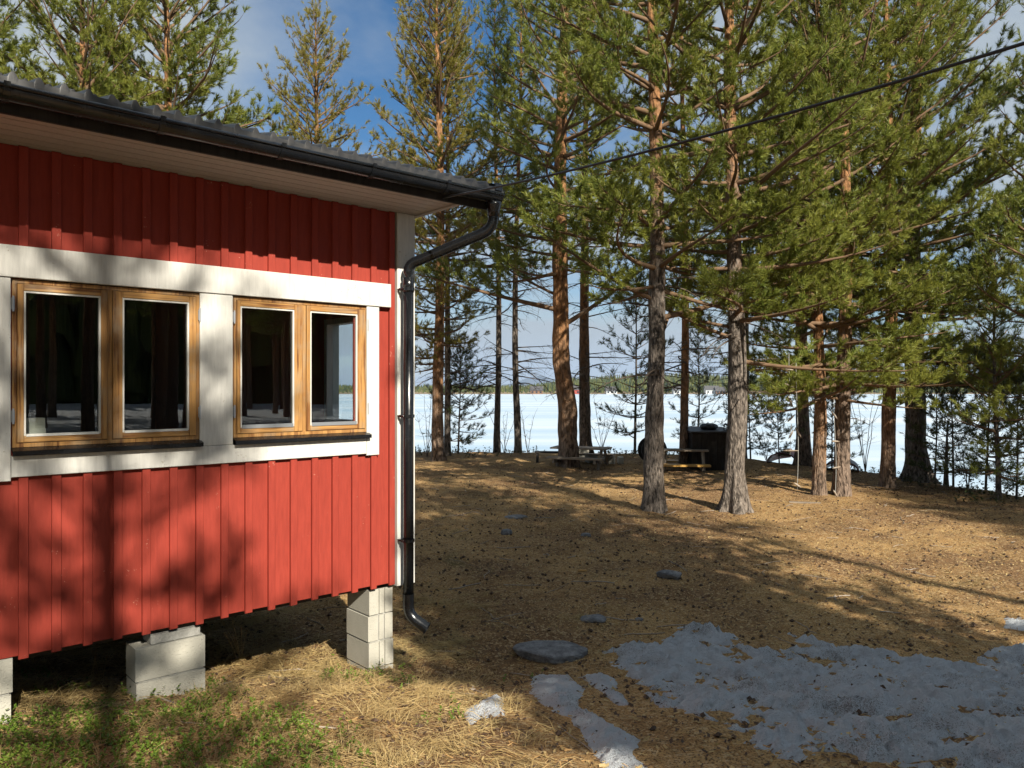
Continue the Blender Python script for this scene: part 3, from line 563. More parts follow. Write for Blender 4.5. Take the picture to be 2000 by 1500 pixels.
# things at the window
def to_world(t, y, z): return (CX + t * 0.746 - y * 0.666, CY + t * 0.666 + y * 0.746, z)
b = MB(); b.box((-0.065, -0.05, 0), (0.065, 0.05, 0.065)); b.box((-0.062, -0.047, 0.0655), (0.062, 0.047, 0.128))
shelf = hp('window_shelf', MB().box((-2.47, 0.152, -0.335), (-1.5, 0.30, -0.312)), 'frame_wood_h', None, (-2, 0.2, -0.32))
bx = link('storage_box', b.data('storage_box'), M['white_card'], None, to_world(-2.36, 0.22, -0.3115), (0, 0, HR)); tag(bx, 'small pale box standing inside the left window', 'box')

# overhead cable
ax, ay, az = to_world(0.02, -0.602, 1.345)
P0 = np.array([ax, ay, az]); P1 = np.array([1.87, 2.75, 1.24]); dd = (P1 - P0); Pe = P0 + dd * 3.6; Pe[2] = 2.6
s = np.linspace(0, 1, 60)[:, None]; sag = 4 * s * (1 - s); Pc = P0 + (Pe - P0) * s; kk = 1 / 3.6; zneed = P1[2]; base = P0[2] + (Pe[2] - P0[2]) * kk; sg = (zneed - base) / (4 * kk * (1 - kk)); Pc[:, 2:] += sag * sg
m = MB(); m.tube(Pc, 0.0075, 8); cb = link('overhead_cable', m.data('overhead_cable', True), M['cable_black']); tag(cb, 'black cable running from the house eave up to the right', 'cable')
b = MB(); b.tube([(ax, ay, az), (ax + 0.0, ay + 0.0, az + 0.03)], 0.012, 8)

# ------------------------------------------------------------------ pines
def unit(v): return v / (np.linalg.norm(v, axis=-1, keepdims=True) + 1e-9)
def needle_mesh(mb, P, D, L, nn, nl, w, rg):
    Mn = len(P)
    if Mn == 0: return
    P = np.repeat(P, nn, 0); D = np.repeat(D, nn, 0); L = np.repeat(L, nn); n_ = len(P)
    sft = rg.random(n_); ph = rg.random(n_) * 6.283; U = unit(np.cross(D, np.array([0.3, 0.2, 0.93]) + 0.2 * rg.normal(size=(n_, 3)))); Vv = np.cross(D, U)
    a = rg.uniform(0.45, 1.0, n_) * (1.15 - 0.6 * sft); rad = np.cos(ph)[:, None] * U + np.sin(ph)[:, None] * Vv
    nd = D * np.cos(a)[:, None] + rad * np.sin(a)[:, None]; base = P + D * (L * sft)[:, None]; ln = nl * rg.uniform(0.75, 1.15, n_)
    sd_ = unit(np.cross(nd, rg.normal(size=(n_, 3)))) * (w / 2)
    V = np.stack([base - sd_, base + sd_, base + nd * ln[:, None]], 1).reshape(-1, 3); mb.add(V, tris=np.arange(n_ * 3).reshape(-1, 3))
def trunk_mesh(H, r0, rg, flare=0.5, lean=(0, 0), kinks=None, ns=44, rough=0.05):
    hs_ = np.concatenate([np.linspace(-0.35, 0.6, 12), np.linspace(0.65, 4.2, 64), np.linspace(4.4, H, 24)]) if H > 6.5 else np.concatenate([np.linspace(-0.25, 0.3, 5), np.linspace(0.4, H, 24)])
    ph1, ph2 = rg.random(2) * 6.28
    def cen(h):
        hh = np.clip(h, 0, None); cx = lean[0] * hh + 0.05 * np.sin(hh * 0.55 + ph1) * np.minimum(hh, 1.5) / 1.5; cy = lean[1] * hh + 0.05 * np.sin(hh * 0.47 + ph2) * np.minimum(hh, 1.5) / 1.5
        if kinks is not None: cx = cx + np.interp(hh, *kinks)
        return np.stack([cx, cy, h], -1)
    def rad(h): return r0 * (np.clip(1 - np.clip(h, 0, None) / H, 0.0, 1) ** 0.75 * 0.97 + 0.03)
    C = cen(hs_); R = rad(hs_); a = np.arange(ns) * 2 * math.pi / ns
    lob = 1 + flare * np.exp(-np.clip(hs_, -0.3, None) / 0.24)[:, None] * (0.55 + 0.45 * np.cos(a * 5 + ph1 + 0.6 * np.sin(a * 2)))[None]
    rid = (vnoise(a[None] * ns / 6.283 * 0.42 + 0 * hs_[:, None], hs_[:, None] * 3.0 + 0 * a[None], int(ph1 * 100)) - 0.5) * 2 * rough * np.exp(-np.clip(hs_, 0, None) / 5)[:, None]
    big = (vnoise(a[None] * 1.2, hs_[:, None] * 1.3, int(ph2 * 100)) - 0.5) * 0.10
    RR = R[:, None] * lob * (1 + rid * 2.6 + big); V = np.stack([C[:, None, 0] + RR * np.cos(a), C[:, None, 1] + RR * np.sin(a), np.repeat(C[:, 2:3], ns, 1)], -1)
    K = len(hs_); i = np.arange(K - 1)[:, None] * ns; j = np.arange(ns)[None]; q = np.stack([i + j, i + (j + 1) % ns, i + ns + (j + 1) % ns, i + ns + j], -1).reshape(-1, 4)
    m = MB(); m.add(V.reshape(-1, 3), q); return m, cen, rad
def pine(seed, H, r0, cb, R, barkmat='bark_grey', leaf='needles', spacing=0.30, per=4, dens=1.0, nn=28, nl=0.085, nw=0.0098, dead=0, dead_z=(1.2, 4.0), dead_len=0.9, lean=(0, 0), kinks=None, flare=0.5, shape=1.0, extra=(), skip=None, droop=0.0, twig_gap=0.13, name='pine_tree', rough=0.05, gap=0.22):
    rg = np.random.default_rng(seed); tm, cen, rad = trunk_mesh(H, r0, rg, flare, lean, kinks, rough=rough)
    lm = MB(); nm = MB(); dm = MB(); br = []
    h = cb; az = rg.random() * 6.28
    while h < H - 0.15:
        rel = (h - cb) / (H - cb); k = per if rel < 0.85 else 3
        for i in range(k):
            az += 2.399 + rg.normal() * 0.25; Lb = R * min(1.0, 0.62 + 1.6 * rel) * (1 - rel) ** (0.75 * shape) * rg.uniform(0.6, 1.15) + 0.12
            e0 = math.radians(-8 - droop + 62 * rel + rg.normal() * 8); br.append((h + rg.uniform(-0.08, 0.08), az, Lb, e0, rg.uniform(0.05, 0.30), None))
        h += spacing * rg.uniform(0.8, 1.2) * (1 - 0.35 * rel)
    for e in extra: br.append((e[0], math.radians(e[1]), e[2], math.radians(e[3]), e[4], e[5]))
    SP, SD, SLn = [], [], []; TP, TR = [], []
    s = np.linspace(0, 1, 9)
    for (hb, az_, Lb, e0, curl, rr) in br:
        if rr is None and Lb > 0.5 and rg.random() < gap: continue
        o = cen(np.array([hb]))[0]; dh = np.array([math.cos(az_), math.sin(az_), 0]); lat = np.array([-dh[1], dh[0], 0]); wob = rg.normal() * 0.12
        P = o + np.outer(s * Lb * math.cos(e0), dh) + np.outer((math.sin(e0) * s + curl * s ** 2) * Lb, [0, 0, 1]) + np.outer(np.sin(s * 3.1 + rg.random() * 3) * wob * Lb * s, lat)
        rb = rr if rr else min(0.016 + 0.013 * Lb, float(rad(np.array([hb]))[0]) * 0.6); lm.tube(P, rb * (1 - 0.85 * s) + 0.002, 6, cap=False)
        nt_ = max(3, int(Lb / twig_gap)); st = np.sort(rg.uniform(0.22 if Lb > 0.8 else 0.05, 1.0, nt_)); side = np.where(np.arange(nt_) % 2 == 0, 1, -1)
        idx = st * 8; i0 = np.minimum(idx.astype(int), 7); fr_ = (idx - i0)[:, None]; B = P[i0] * (1 - fr_) + P[i0 + 1] * fr_; Tg = unit(P[i0 + 1] - P[i0])
        aa = rg.uniform(0.5, 1.05, nt_) * side; D = unit(Tg * np.cos(aa)[:, None] + lat[None] * np.sin(aa)[:, None] + np.array([0, 0, 1.0]) * rg.uniform(0.0, 0.55, nt_)[:, None])
        Lt = np.clip((0.42 * Lb * (1.15 - st * 0.75)) * rg.uniform(0.6, 1.2, nt_), 0.10, 0.8)
        B = np.vstack([B, P[-1:]]); D = np.vstack([D, unit(P[-1:] - P[-2:-1]) + [[0, 0, 0.2]]]); Lt = np.append(Lt, 0.2)
        q = np.linspace(0, 1, 4)[None, :, None]; TPi = B[:, None] + D[:, None] * Lt[:, None, None] * q + np.array([0, 0, 1.0]) * (0.22 * Lt[:, None, None] * q ** 2); TP.append(TPi); TR.append(np.repeat(np.linspace(1, 0.3, 4)[None] * 0.0055, len(Lt), 0))
        # shoots along twigs
        for kx in range(len(Lt)):
            ns_ = max(2, int(Lt[kx] / 0.052 * dens)); sq = np.clip(1 - rg.random(ns_) ** 1.6 * 0.85, 0, 1); sq[0] = 1.0
            pos = B[kx] + D[kx] * (Lt[kx] * sq)[:, None]; pos[:, 2] += 0.22 * Lt[kx] * sq ** 2
            dr = unit(D[kx][None] + rg.normal(size=(ns_, 3)) * 0.55 + np.array([0, 0, 0.35])); SP.append(pos); SD.append(dr); SLn.append(rg.uniform(0.07, 0.15, ns_))
    SP = np.concatenate(SP); SD = np.concatenate(SD); SLn = np.concatenate(SLn)
    if skip is not None:
        kp = ~skip(SP); SP, SD, SLn = SP[kp], SD[kp], SLn[kp]
    needle_mesh(nm, SP, SD, SLn, nn, nl, nw, rg); TP = np.concatenate(TP); TR = np.concatenate(TR); lm.tubes(TP, TR, 3)
    for i in range(dead):
        hb = rg.uniform(*dead_z); az_ = rg.random() * 6.28; Lb = dead_len * rg.uniform(0.4, 1.2); o = cen(np.array([hb]))[0]; dh = np.array([math.cos(az_), math.sin(az_), 0]); lat = np.array([-dh[1], dh[0], 0]); e0 = rg.uniform(-0.25, 0.35); cu = rg.uniform(-0.45, 0.1)
        P = o + np.outer(s * Lb, dh) + np.outer((math.sin(e0) * s + cu * s ** 2) * Lb, [0, 0, 1]) + np.outer(np.sin(s * 5 + rg.random() * 6) * 0.05 * Lb, lat); dm.tube(P, (0.006 + 0.007 * Lb) * (1 - 0.8 * s) + 0.0015, 5, cap=False)
        n2 = max(2, int(Lb / 0.10)); st = rg.uniform(0.25, 1.0, n2); i0 = np.minimum((st * 8).astype(int), 7); B = P[i0]; sg_ = rg.choice([-1, 1], n2); D = unit(dh[None] * rg.uniform(0.3, 1, n2)[:, None] + lat[None] * (sg_ * rg.uniform(0.4, 1, n2))[:, None] + np.array([0, 0, 1.0]) * rg.uniform(-0.6, 0.4, n2)[:, None]); Lt = rg.uniform(0.12, 0.5, n2) * min(1, Lb)
        q = np.linspace(0, 1, 4)[None, :, None]; dm.tubes(B[:, None] + D[:, None] * Lt[:, None, None] * q + np.array([0, 0, -1.0]) * (0.3 * Lt[:, None, None] * q ** 2) + rg.normal(size=(n2, 4, 3)) * 0.012, np.repeat(np.linspace(1, 0.4, 4)[None] * 0.0038, n2, 0), 3)
    parts = [('trunk', tm.data('trunk', True), M[barkmat]), ('limbs', lm.data('limbs', True), M['twig']), ('crown', nm.data('crown'), M[leaf])]
    if dead: parts.append(('dead_branches', dm.data('dead_branches', True), M['dead_twig']))
    return parts
def retrunk(parts, seed, H, r0, barkmat, flare=0.5, lean=(0, 0), rough=0.05, dead=None):
    tm, _, _ = trunk_mesh(H, r0, np.random.default_rng(seed), flare, lean, None, rough=rough); q = [('trunk', tm.data('trunk', True), M[barkmat])] + [p for p in parts if p[0] in ('limbs', 'crown')]
    if dead: q += [p for p in dead if p[0] == 'dead_branches']
    return q
def plant_tree(parts, loc, label, group=None, rz=0.0, name='pine_tree', cat='tree', sc=1.0):
    r_ = empty(name, loc, rz); r_.scale = (sc, sc, sc); tag(r_, label, cat, group)
    for n_, me, mt_ in parts: link(n_, me, mt_, r_)
    return r_
def at(px, py):
    x, y = on_ground(px, py); return (x, y, g1(x, y) - 0.02)
def put(parts, px, py, old, label, group, rz=0.0, name='pine_tree', cat='tree', sc=1.0):
    p = at(px, py); return plant_tree(parts, p, label, group, rz, name, cat, sc * p[1] / old)
# the pines between house and lake; (photo column, distance)
PA = pine(101, 11.5, 0.142, 3.2, 2.3, 'bark_grey', dens=1.1, dead=10, dead_z=(1.8, 3.6), dead_len=1.0, flare=0.5, extra=[(2.75, 10, 2.6, 12, 0.12, 0.045), (2.3, 60, 1.6, 45, 0.1, 0.035), (3.0, 200, 2.0, 20, 0.1, 0.035)])
PB = pine(102, 11.0, 0.142, 2.7, 2.4, 'bark_grey', dens=1.1, dead=12, dead_z=(1.5, 3.2), flare=1.0, extra=[(2.2, -15, 2.2, -10, 0.1, 0.035), (2.5, 170, 1.5, 20, 0.1, 0.03)])
PC = pine(103, 11.5, 0.175, 3.6, 2.1, 'bark_orange', dens=1.05, flare=0.45, kinks=([0, 0.5, 1.2, 1.9, 2.6, 12], [0.10, 0.08, 0.05, -0.05, -0.03, 0.05]), extra=[(2.85, 185, 2.6, 12, 0.02, 0.05), (2.55, -5, 2.3, 30, 0.15, 0.05), (3.1, 160, 1.8, 25, 0.1, 0.03)], rough=0.08)
PD = pine(104, 11.0, 0.125, 2.0, 1.5, 'bark_orange', dens=0.95, dead=8, dead_z=(1.0, 3), shape=0.6, leaf='needles_olive', spacing=0.25)
PE = pine(106, 10.8, 0.075, 4.3, 1.35, 'bark_grey', dens=0.85, dead=34, dead_z=(1.4, 4.4), dead_len=1.25, flare=0.3)
PG = retrunk(PE, 106, 10.8, 0.14, 'bark_mixed', 0.6, dead=PE); PH = retrunk(PE, 106, 10.8, 0.085, 'bark_orange', 0.3, dead=PE)
PK = pine(108, 10.5, 0.12, 1.8, 2.3, 'bark_mixed', dens=1.05, dead=6, dead_z=(1.2, 2.2), flare=0.4)
PL = retrunk(PK, 108, 10.5, 0.115, 'bark_orange', 0.3); PM = retrunk(PK, 108, 10.5, 0.165, 'bark_grey', 0.9)
GR1 = 'pines between the house and the lake'
put(PA, 1276, 998, 11.0, 'thick dark shaded pine nearest the camera, left of the flared pine', GR1)
put(PB, 1432, 994, 11.1, 'thick sunlit pine with flared roots right of the dark trunk', GR1)
put(PC, 1100, 912, 14.0, 'thick crooked orange pine with forked limbs beside the picnic table', GR1)
put(PD, 856, 899, 16.0, 'orange trunked pine just right of the downspout', GR1)
put(PG, 1143, 880, 18.0, 'dark pine right behind the crooked orange pine', GR1, 1.0)
put(PE, 970, 882, 17.6, 'thin dark pine with dead twigs, left of two slim ones', GR1)
e2 = put(PE, 1012, 884, 17.2, 'thin pine with dead twigs left of the crooked orange pine', GR1, 2.1, sc=1.02)
put(PH, 1335, 915, 14.6, 'slim orange pine rising in front of the black shed', GR1)
put(PG, 1570, 905, 15.6, 'pine with broad base beside the upturned boat', GR1, 2.7, sc=0.98)
put(PL, 1598, 966, 12.0, 'slim leaning pine just left of a thicker one', GR1, 2.0, sc=0.86)
put(PK, 1645, 966, 12.1, 'mid sized pine with garland hanging beside it', GR1)
put(PL, 1735, 952, 12.9, 'slim orange pine standing alone on the right slope', GR1)
put(PM, 1790, 938, 14.2, 'broad dark pine with flared base at the right shore', GR1, 3.3, sc=1.1)
put(PE, 874, 888, 17.0, 'slim dark trunk close behind the pine by the downspout', GR1, 4.0, sc=1.0)
put(PE, 1452, 890, 17.0, 'thin dark trunk close behind the flared pine', GR1, 5.0, sc=0.9)
put(PK, 2110, 960, 13.0, 'leafy pine at the right edge, only its branches in view', GR1, 1.4, sc=0.95)
# pines behind the house
PT1 = pine(121, 11.4, 0.13, 3.5, 2.3, 'bark_orange', dens=1.0, shape=0.75, spacing=0.27)
PT2 = pine(122, 10.9, 0.12, 4.0, 2.2, 'bark_grey', leaf='needles_olive', dens=0.8, shape=1.0, spacing=0.28)
GR2 = 'pines rising behind the house roof'
plant_tree(PT1, (-7.4, 13.2, g1(-7.4, 13.2)), 'pine behind the roof at far left with thin orange stem', GR2, sc=0.92)
plant_tree(PT1, (-6.3, 14.0, g1(-6.3, 14.0)), 'full crowned pine behind the roof, second from the left', GR2, 2.2)
plant_tree(PT2, (-4.55, 18.0, g1(-4.55, 18.0)), 'pointed olive green pine behind the roof against the clouds', GR2)
plant_tree(PT1, (-9.4, 13.0, g1(-9.4, 13.0)), 'dark pine at the top left corner', GR2, 4.1)
# saplings
SA = pine(131, 4.3, 0.030, 0.45, 0.75, 'bark_grey', leaf='needles_dark', spacing=0.34, per=5, dens=1.6, nn=16, nl=0.085, nw=0.010, flare=0.1, twig_gap=0.2)
SB = pine(132, 2.4, 0.022, 0.3, 0.6, 'bark_grey', leaf='needles_dark', spacing=0.26, per=5, dens=1.6, nn=16, nl=0.085, nw=0.010, flare=0.1, twig_gap=0.18)
SC = pine(133, 4.6, 0.045, 0.5, 1.05, 'bark_grey', leaf='needles', spacing=0.30, per=5, dens=1.4, nn=17, flare=0.2, twig_gap=0.16)
GR3 = 'young pines along the shore'
for (P_, px, py, dp, rz, sc, lab) in ((SB, 895, 884, 17.6, 0, 1.0, 'small pine sapling beside the orange trunk near the downspout'), (SA, 1240, 887, 18.0, 1, 1.05, 'tall thin pine sapling left of the thick dark trunk'), (SA, 1361, 885, 17.6, 2, 0.75, 'young pine behind the black shed'), (SB, 1466, 892, 17.5, 3, 0.85, 'small pine sapling right of the flared trunk'),
    (SB, 1522, 893, 17.4, 4, 0.7, 'little pine sapling behind the upturned boat'), (SB, 1625, 905, 16.8, 5, 0.8, 'small pine sapling between two right hand trunks'), (SA, 1826, 933, 15.5, 1, 0.62, 'thin pine sapling just right of the broad dark pine'), (SB, 1862, 945, 15.0, 2, 1.0, 'small pine sapling beside the broken snag'), (SB, 1925, 955, 14.4, 0, 1.1, 'bushy sapling left of the tallest young pine at right'),
    (SC, 1950, 975, 13.0, 3, 0.95, 'tallest young pine near the right edge'), (SB, 1985, 975, 13.4, 1, 0.9, 'sapling at the right edge by the lake')):
    put(P_, px, py, dp, lab, GR3, rz, 'pine_sapling', 'sapling', sc)
x, y, z = at(1848, 945); rgx = np.random.default_rng(4); tm, _, _ = trunk_mesh(1.6, 0.05, rgx, 0.2, (0.0, 0)); sn = link('dead_snag', tm.data('dead_snag', True), M['bark_grey'], None, (x, y, z)); tag(sn, 'short broken dead trunk among the saplings at right', 'snag')
# forest behind the photographer: shades the ground and shows in the windows
CA = pine(141, 13.5, 0.15, 4.8, 2.0, 'bark_mixed', dens=0.8, nn=12, nw=0.032, nl=0.11, twig_gap=0.18, gap=0.05); CBp = pine(142, 14.5, 0.16, 6.2, 2.1, 'bark_mixed', dens=0.8, nn=12, nw=0.032, nl=0.11, twig_gap=0.18, gap=0.05)
GR4 = 'pines of the wood behind the viewpoint'
LB4 = 'tall pine of the dark wood behind the viewpoint'
CN1 = pine(143, 13.5, 0.14, 5.6, 1.6, 'bark_mixed', dens=1.2, nn=16, nw=0.014, nl=0.085, twig_gap=0.15, spacing=0.36, per=4, gap=0.0); CN2 = pine(144, 15.0, 0.13, 9.6, 1.0, 'bark_mixed', dens=1.3, nn=16, nw=0.016, nl=0.085, twig_gap=0.17)
CAST = [(3.10, -6.0, 2, 0.0, 1.0), (6.9, -3.6, 1, 1.0, 0.92), (8.6, -5.2, 0, 2.0, 0.95), (8.9, -8.8, 1, 3.0, 1.0), (10.0, -8.6, 0, 4.0, 1.05), (11.2, -10.5, 1, 1.7, 1.05), (12.3, -6.0, 3, 0.7, 1.22), (5.9, 0.4, 0, 5.0, 0.88), (6.2, 2.2, 1, 0.2, 0.82), (5.4, -2.6, 0, 1.1, 0.92), (4.45, -1.6, 0, 2.6, 0.74), (7.6, -1.2, 1, 0.9, 0.84), (7.7, -6.6, 0, 3.9, 1.0), (10.4, -12.5, 0, 0.5, 1.1), (1.2, -11, 1, 2.2, 1.0), (-2.5, -9, 0, 2.9, 1.0), (5.2, -15, 1, 0.4, 1.0), (-6, -6.5, 1, 3.3, 1.0), (-9, -1, 0, 3.3, 1.0), (14, -13, 0, 1.3, 1.0), (18, -7, 1, 1.3, 1.0), (17, -11, 0, 2.3, 1.0)]
rw = random.Random(12)
for i in range(22):
    d_ = rw.uniform(24, 60); a_ = math.radians(rw.uniform(-44, -13)); CAST.append((-6.66 + d_ * math.cos(a_), 7.46 + d_ * math.sin(a_), i % 2, rw.uniform(0, 6.28), rw.uniform(0.85, 1.1)))
for i in range(34):  # outer ring of unseen pines, added to block sky light and deepen shade
    a_ = math.radians(-178 + i * 5.0 + rw.uniform(-2, 2)); d_ = rw.uniform(23, 32); CAST.append((3 + d_ * math.cos(a_), 1 + d_ * math.sin(a_), i % 2, rw.uniform(0, 6.28), rw.uniform(0.95, 1.1)))
CAST = CAST[:22] + [c_ for c_ in CAST[22:] if not (10.6 < c_[0] + 0.518 * (c_[1] + 6) < 16.5 and c_[1] > -17)]
for (x, y, k_, rz, sc) in CAST: plant_tree((CA, CBp, CN1, CN2)[k_], (x, y, g1(x, y) - 0.03), LB4, GR4, rz, sc=sc)

# ------------------------------------------------------------------ snow
def poly_world(px): return np.array([on_ground(a, b) for a, b in px])
def poly_sd(P, X, Y):
    """signed distance, positive inside"""
    d = np.full(X.shape, 1e9); ins = np.zeros(X.shape, bool)
    for (x0, y0), (x1, y1) in zip(P, np.roll(P, -1, 0)):
        ex, ey = x1 - x0, y1 - y0; t = np.clip(((X - x0) * ex + (Y - y0) * ey) / (ex * ex + ey * ey + 1e-12), 0, 1); d = np.minimum(d, np.hypot(X - x0 - t * ex, Y - y0 - t * ey))
        c = (y0 > Y) != (y1 > Y); xi = x0 + (Y - y0) / (ey if abs(ey) > 1e-9 else 1e-9) * ex; ins ^= c & (X < xi)
    return np.where(ins, d, -d)
def snow(name, P, cell, edge, thick, label, seed, lump=0.03, holes=None):
    lo = P.min(0) - 0.3; hi = P.max(0) + 0.3; xs = np.arange(lo[0], hi[0], cell); ys = np.arange(lo[1], hi[1], cell); X, Y = np.meshgrid(xs, ys)
    sd_ = poly_sd(P, X, Y) + (fbm(X * 2.6, Y * 2.6, seed, 4, 0.6) - 0.5) * edge * 2 + (fbm(X * 13, Y * 13, seed + 5, 3, 0.7) - 0.5) * edge * 0.9
    if holes is not None:
        for (hx, hy, hr) in holes: sd_ = np.minimum(sd_, np.hypot(X - hx, (Y - hy) * 1.6) - hr + (fbm(X * 5, Y * 5, seed + 9) - 0.5) * hr * 1.4)
    z = gz(X, Y) - 0.012 + thick * (1 - np.exp(-np.clip(sd_, -0.06, None) / 0.07)) + sstep(0, 0.1, sd_) * ((fbm(X * 5, Y * 5, seed + 2, 3) - 0.5) * lump * 1.6 + (fbm(X * 17, Y * 17, seed + 3, 3, 0.75) - 0.5) * lump * 1.9)
    V = np.stack([X, Y, z], -1).reshape(-1, 3); nx = len(xs); keep = (sd_ > -0.03); i = np.arange(len(ys) - 1)[:, None] * nx; j = np.arange(nx - 1)[None]
    kq = keep[:-1, :-1] | keep[1:, :-1] | keep[:-1, 1:] | keep[1:, 1:]; q = np.stack([i + j, i + j + 1, i + nx + j + 1, i + nx + j], -1)[kq]
    us, inv = np.unique(q, return_inverse=True); return tag(link(name, mesh_np(name, V[us], [inv.reshape(-1, 4)], True), M['snow']), label, 'snow', kind='structure')
SN1 = poly_world([(1140, 1278), (1200, 1262), (1262, 1255), (1295, 1240), (1310, 1226), (1345, 1214), (1400, 1230), (1450, 1248), (1470, 1268), (1580, 1272), (1550, 1252), (1542, 1232), (1600, 1246), (1680, 1264), (1760, 1278), (1830, 1292), (1905, 1298), (1950, 1262), (2000, 1258), (2090, 1262)])
SN1 = np.vstack([SN1, [(7.2, 5.6), (8.0, 3.0), (6.5, 0.5), (3.0, 1.0), (2.2, 2.6)], poly_world([(1740, 1496), (1650, 1482), (1560, 1496), (1490, 1470), (1420, 1436), (1350, 1402), (1280, 1376), (1230, 1332), (1180, 1296)])])
hl = [(*on_ground(1455, 1240), 0.10), (*on_ground(1520, 1262), 0.12), (*on_ground(1410, 1400), 0.10), (*on_ground(1390, 1300), 0.05), (*on_ground(1600, 1300), 0.05), (*on_ground(1750, 1400), 0.06)]
snow('snow_patch', SN1, 0.026, 0.13, 0.036, 'large crusty snow patch across the lower right', 51, 0.07, hl)
snow('snow_strip', poly_world([(1035, 1318), (1110, 1320), (1150, 1345), (1130, 1370), (1180, 1400), (1245, 1432), (1262, 1440), (1250, 1470), (1280, 1500), (1180, 1500), (1130, 1440), (1110, 1400), (1060, 1375), (1020, 1350)]), 0.015, 0.05, 0.055, 'narrow snow strip left of the large snow patch', 61, 0.04)
snow('snow_strip', poly_world([(1120, 1322), (1200, 1325), (1240, 1375), (1200, 1372), (1160, 1345)]), 0.015, 0.03, 0.05, 'short snow strip between the two larger snow patches', 63, 0.035)
snow('snow_lump', poly_world([(895, 1378), (930, 1375), (960, 1358), (985, 1355), (985, 1392), (940, 1396), (915, 1412)]), 0.012, 0.03, 0.07, 'small white snow lump lying in the dry grass', 65, 0.04)
snow('snow_patch', poly_world([(1950, 1210), (2010, 1205), (2060, 1225), (2050, 1248), (1990, 1240), (1955, 1232)]), 0.02, 0.07, 0.03, 'small sunlit snow patch at the right edge', 67, 0.035)
for k, (a, b, w) in enumerate([(1325, 1195, 10), (1368, 1204, 12), (1433, 1236, 10), (1345, 1200, 8), (1135, 1217, 9), (1255, 1230, 7), (1300, 1215, 8), (1060, 1300, 14), (1090, 1303, 10), (1295, 1222, 8)]):
    snow('snow_lump', poly_world([(a - w, b), (a, b - w * .5), (a + w, b), (a, b + w * .5)]), 0.012, 0.02, 0.022, 'little scrap of melting snow %s' % ('near the stone ledge' if a < 1140 else 'at the upper edge of the snow'), 70 + k, 0.02)
snow('snow_field', np.array([(15, -46), (70, -46), (70, 2), (24, 3), (17, -4), (14, -14)], float), 0.6, 1.2, 0.12, 'sunlit snow field mirrored low in the windows', 91, 0.05)

# ------------------------------------------------------------------ stones
def ico(sub=3):
    import bmesh
    bm = bmesh.new(); bmesh.ops.create_icosphere(bm, subdivisions=sub, radius=1.0); V = np.array([v.co[:] for v in bm.verts]); F = np.array([[v.index for v in f.verts] for f in bm.faces]); bm.free(); return V, F
ICV, ICF = ico(4)
def stone(px, py, w, d, h, label, seed, sink=0.35, rz=0.0, flat=0.6):
    sink = sink + 0.08; x, y = on_ground(px, py); rg = np.random.default_rng(seed); V = ICV.copy(); n0 = np.zeros(len(V))
    for k in range(7):
        dv = unit(rg.normal(size=3)); n0 = np.maximum(n0, (V @ dv - rg.uniform(0.55, 0.85)) * 0.8)
    V = V * (1 - np.clip(n0, 0, 1))[:, None]; V[:, 2] = np.where(V[:, 2] > flat, flat + (V[:, 2] - flat) * 0.25, V[:, 2])
    V += (V * ((fbm(V[:, 0] * 3 + V[:, 2] * 2, V[:, 1] * 3 - V[:, 2], seed, 4) - 0.5) * 0.22)[:, None]); V[:, 2] += 0.03 * (fbm(V[:, 0] * 2, V[:, 2] * 18 + V[:, 1], seed + 5, 2) - 0.5)
    V = V * np.array([w / 2, d / 2, h / 2]); o = link('stone', mesh_np('stone', V, [ICF], False), M['stone'], None, (x, y, g1(x, y) + h * (0.5 - sink)), (0, 0, rz)); return tag(o, label, 'stone', 'stones on the slope')
stone(1072, 1278, 0.62, 0.44, 0.27, 'large flat topped ledge stone at the edge of the snow', 1, 0.28, 0.15, 0.12)
stone(1010, 1010, 0.42, 0.30, 0.16, 'long pale stone slab in the shade, farthest of the stones', 2, 0.4, 0.2, 0.4)
stone(990, 1040, 0.20, 0.16, 0.18, 'small upright bluish stone below the pale slab', 3, 0.35, 0.7)
stone(1143, 1042, 0.17, 0.12, 0.10, 'small stone chip in the shade of the slope', 4, 0.35, -0.5)
stone(1308, 1130, 0.32, 0.22, 0.17, 'ridged grey stone in the middle of the shaded slope', 5, 0.3, -0.4)
stone(1158, 1214, 0.25, 0.20, 0.10, 'rounded low brown stone above the ledge stone', 6, 0.45)
stone(1248, 1212, 0.08, 0.07, 0.06, 'fist sized stone right of the rounded brown stone', 7)
x, y = on_ground(1137, 1121); tag(link('wood_chip', MB().cbox((-0.05, -0.014, 0), (0.05, 0.014, 0.012)).data('wood_chip'), M['yellow_wood'], None, (x, y, g1(x, y) + 0.005), (0.15, 0, 0.1)), 'pale sawn wood offcut lying on the shaded slope', 'wood chip')
x, y = on_ground(1572, 981); tag(link('plank_scrap', MB().cbox((-0.28, -0.06, 0), (0.28, 0.06, 0.02)).data('plank_scrap'), M['grey_wood'], None, (x, y, g1(x, y) + 0.0), (0, 0, -0.25)), 'short pale plank lying in front of the slim leaning pine', 'plank')

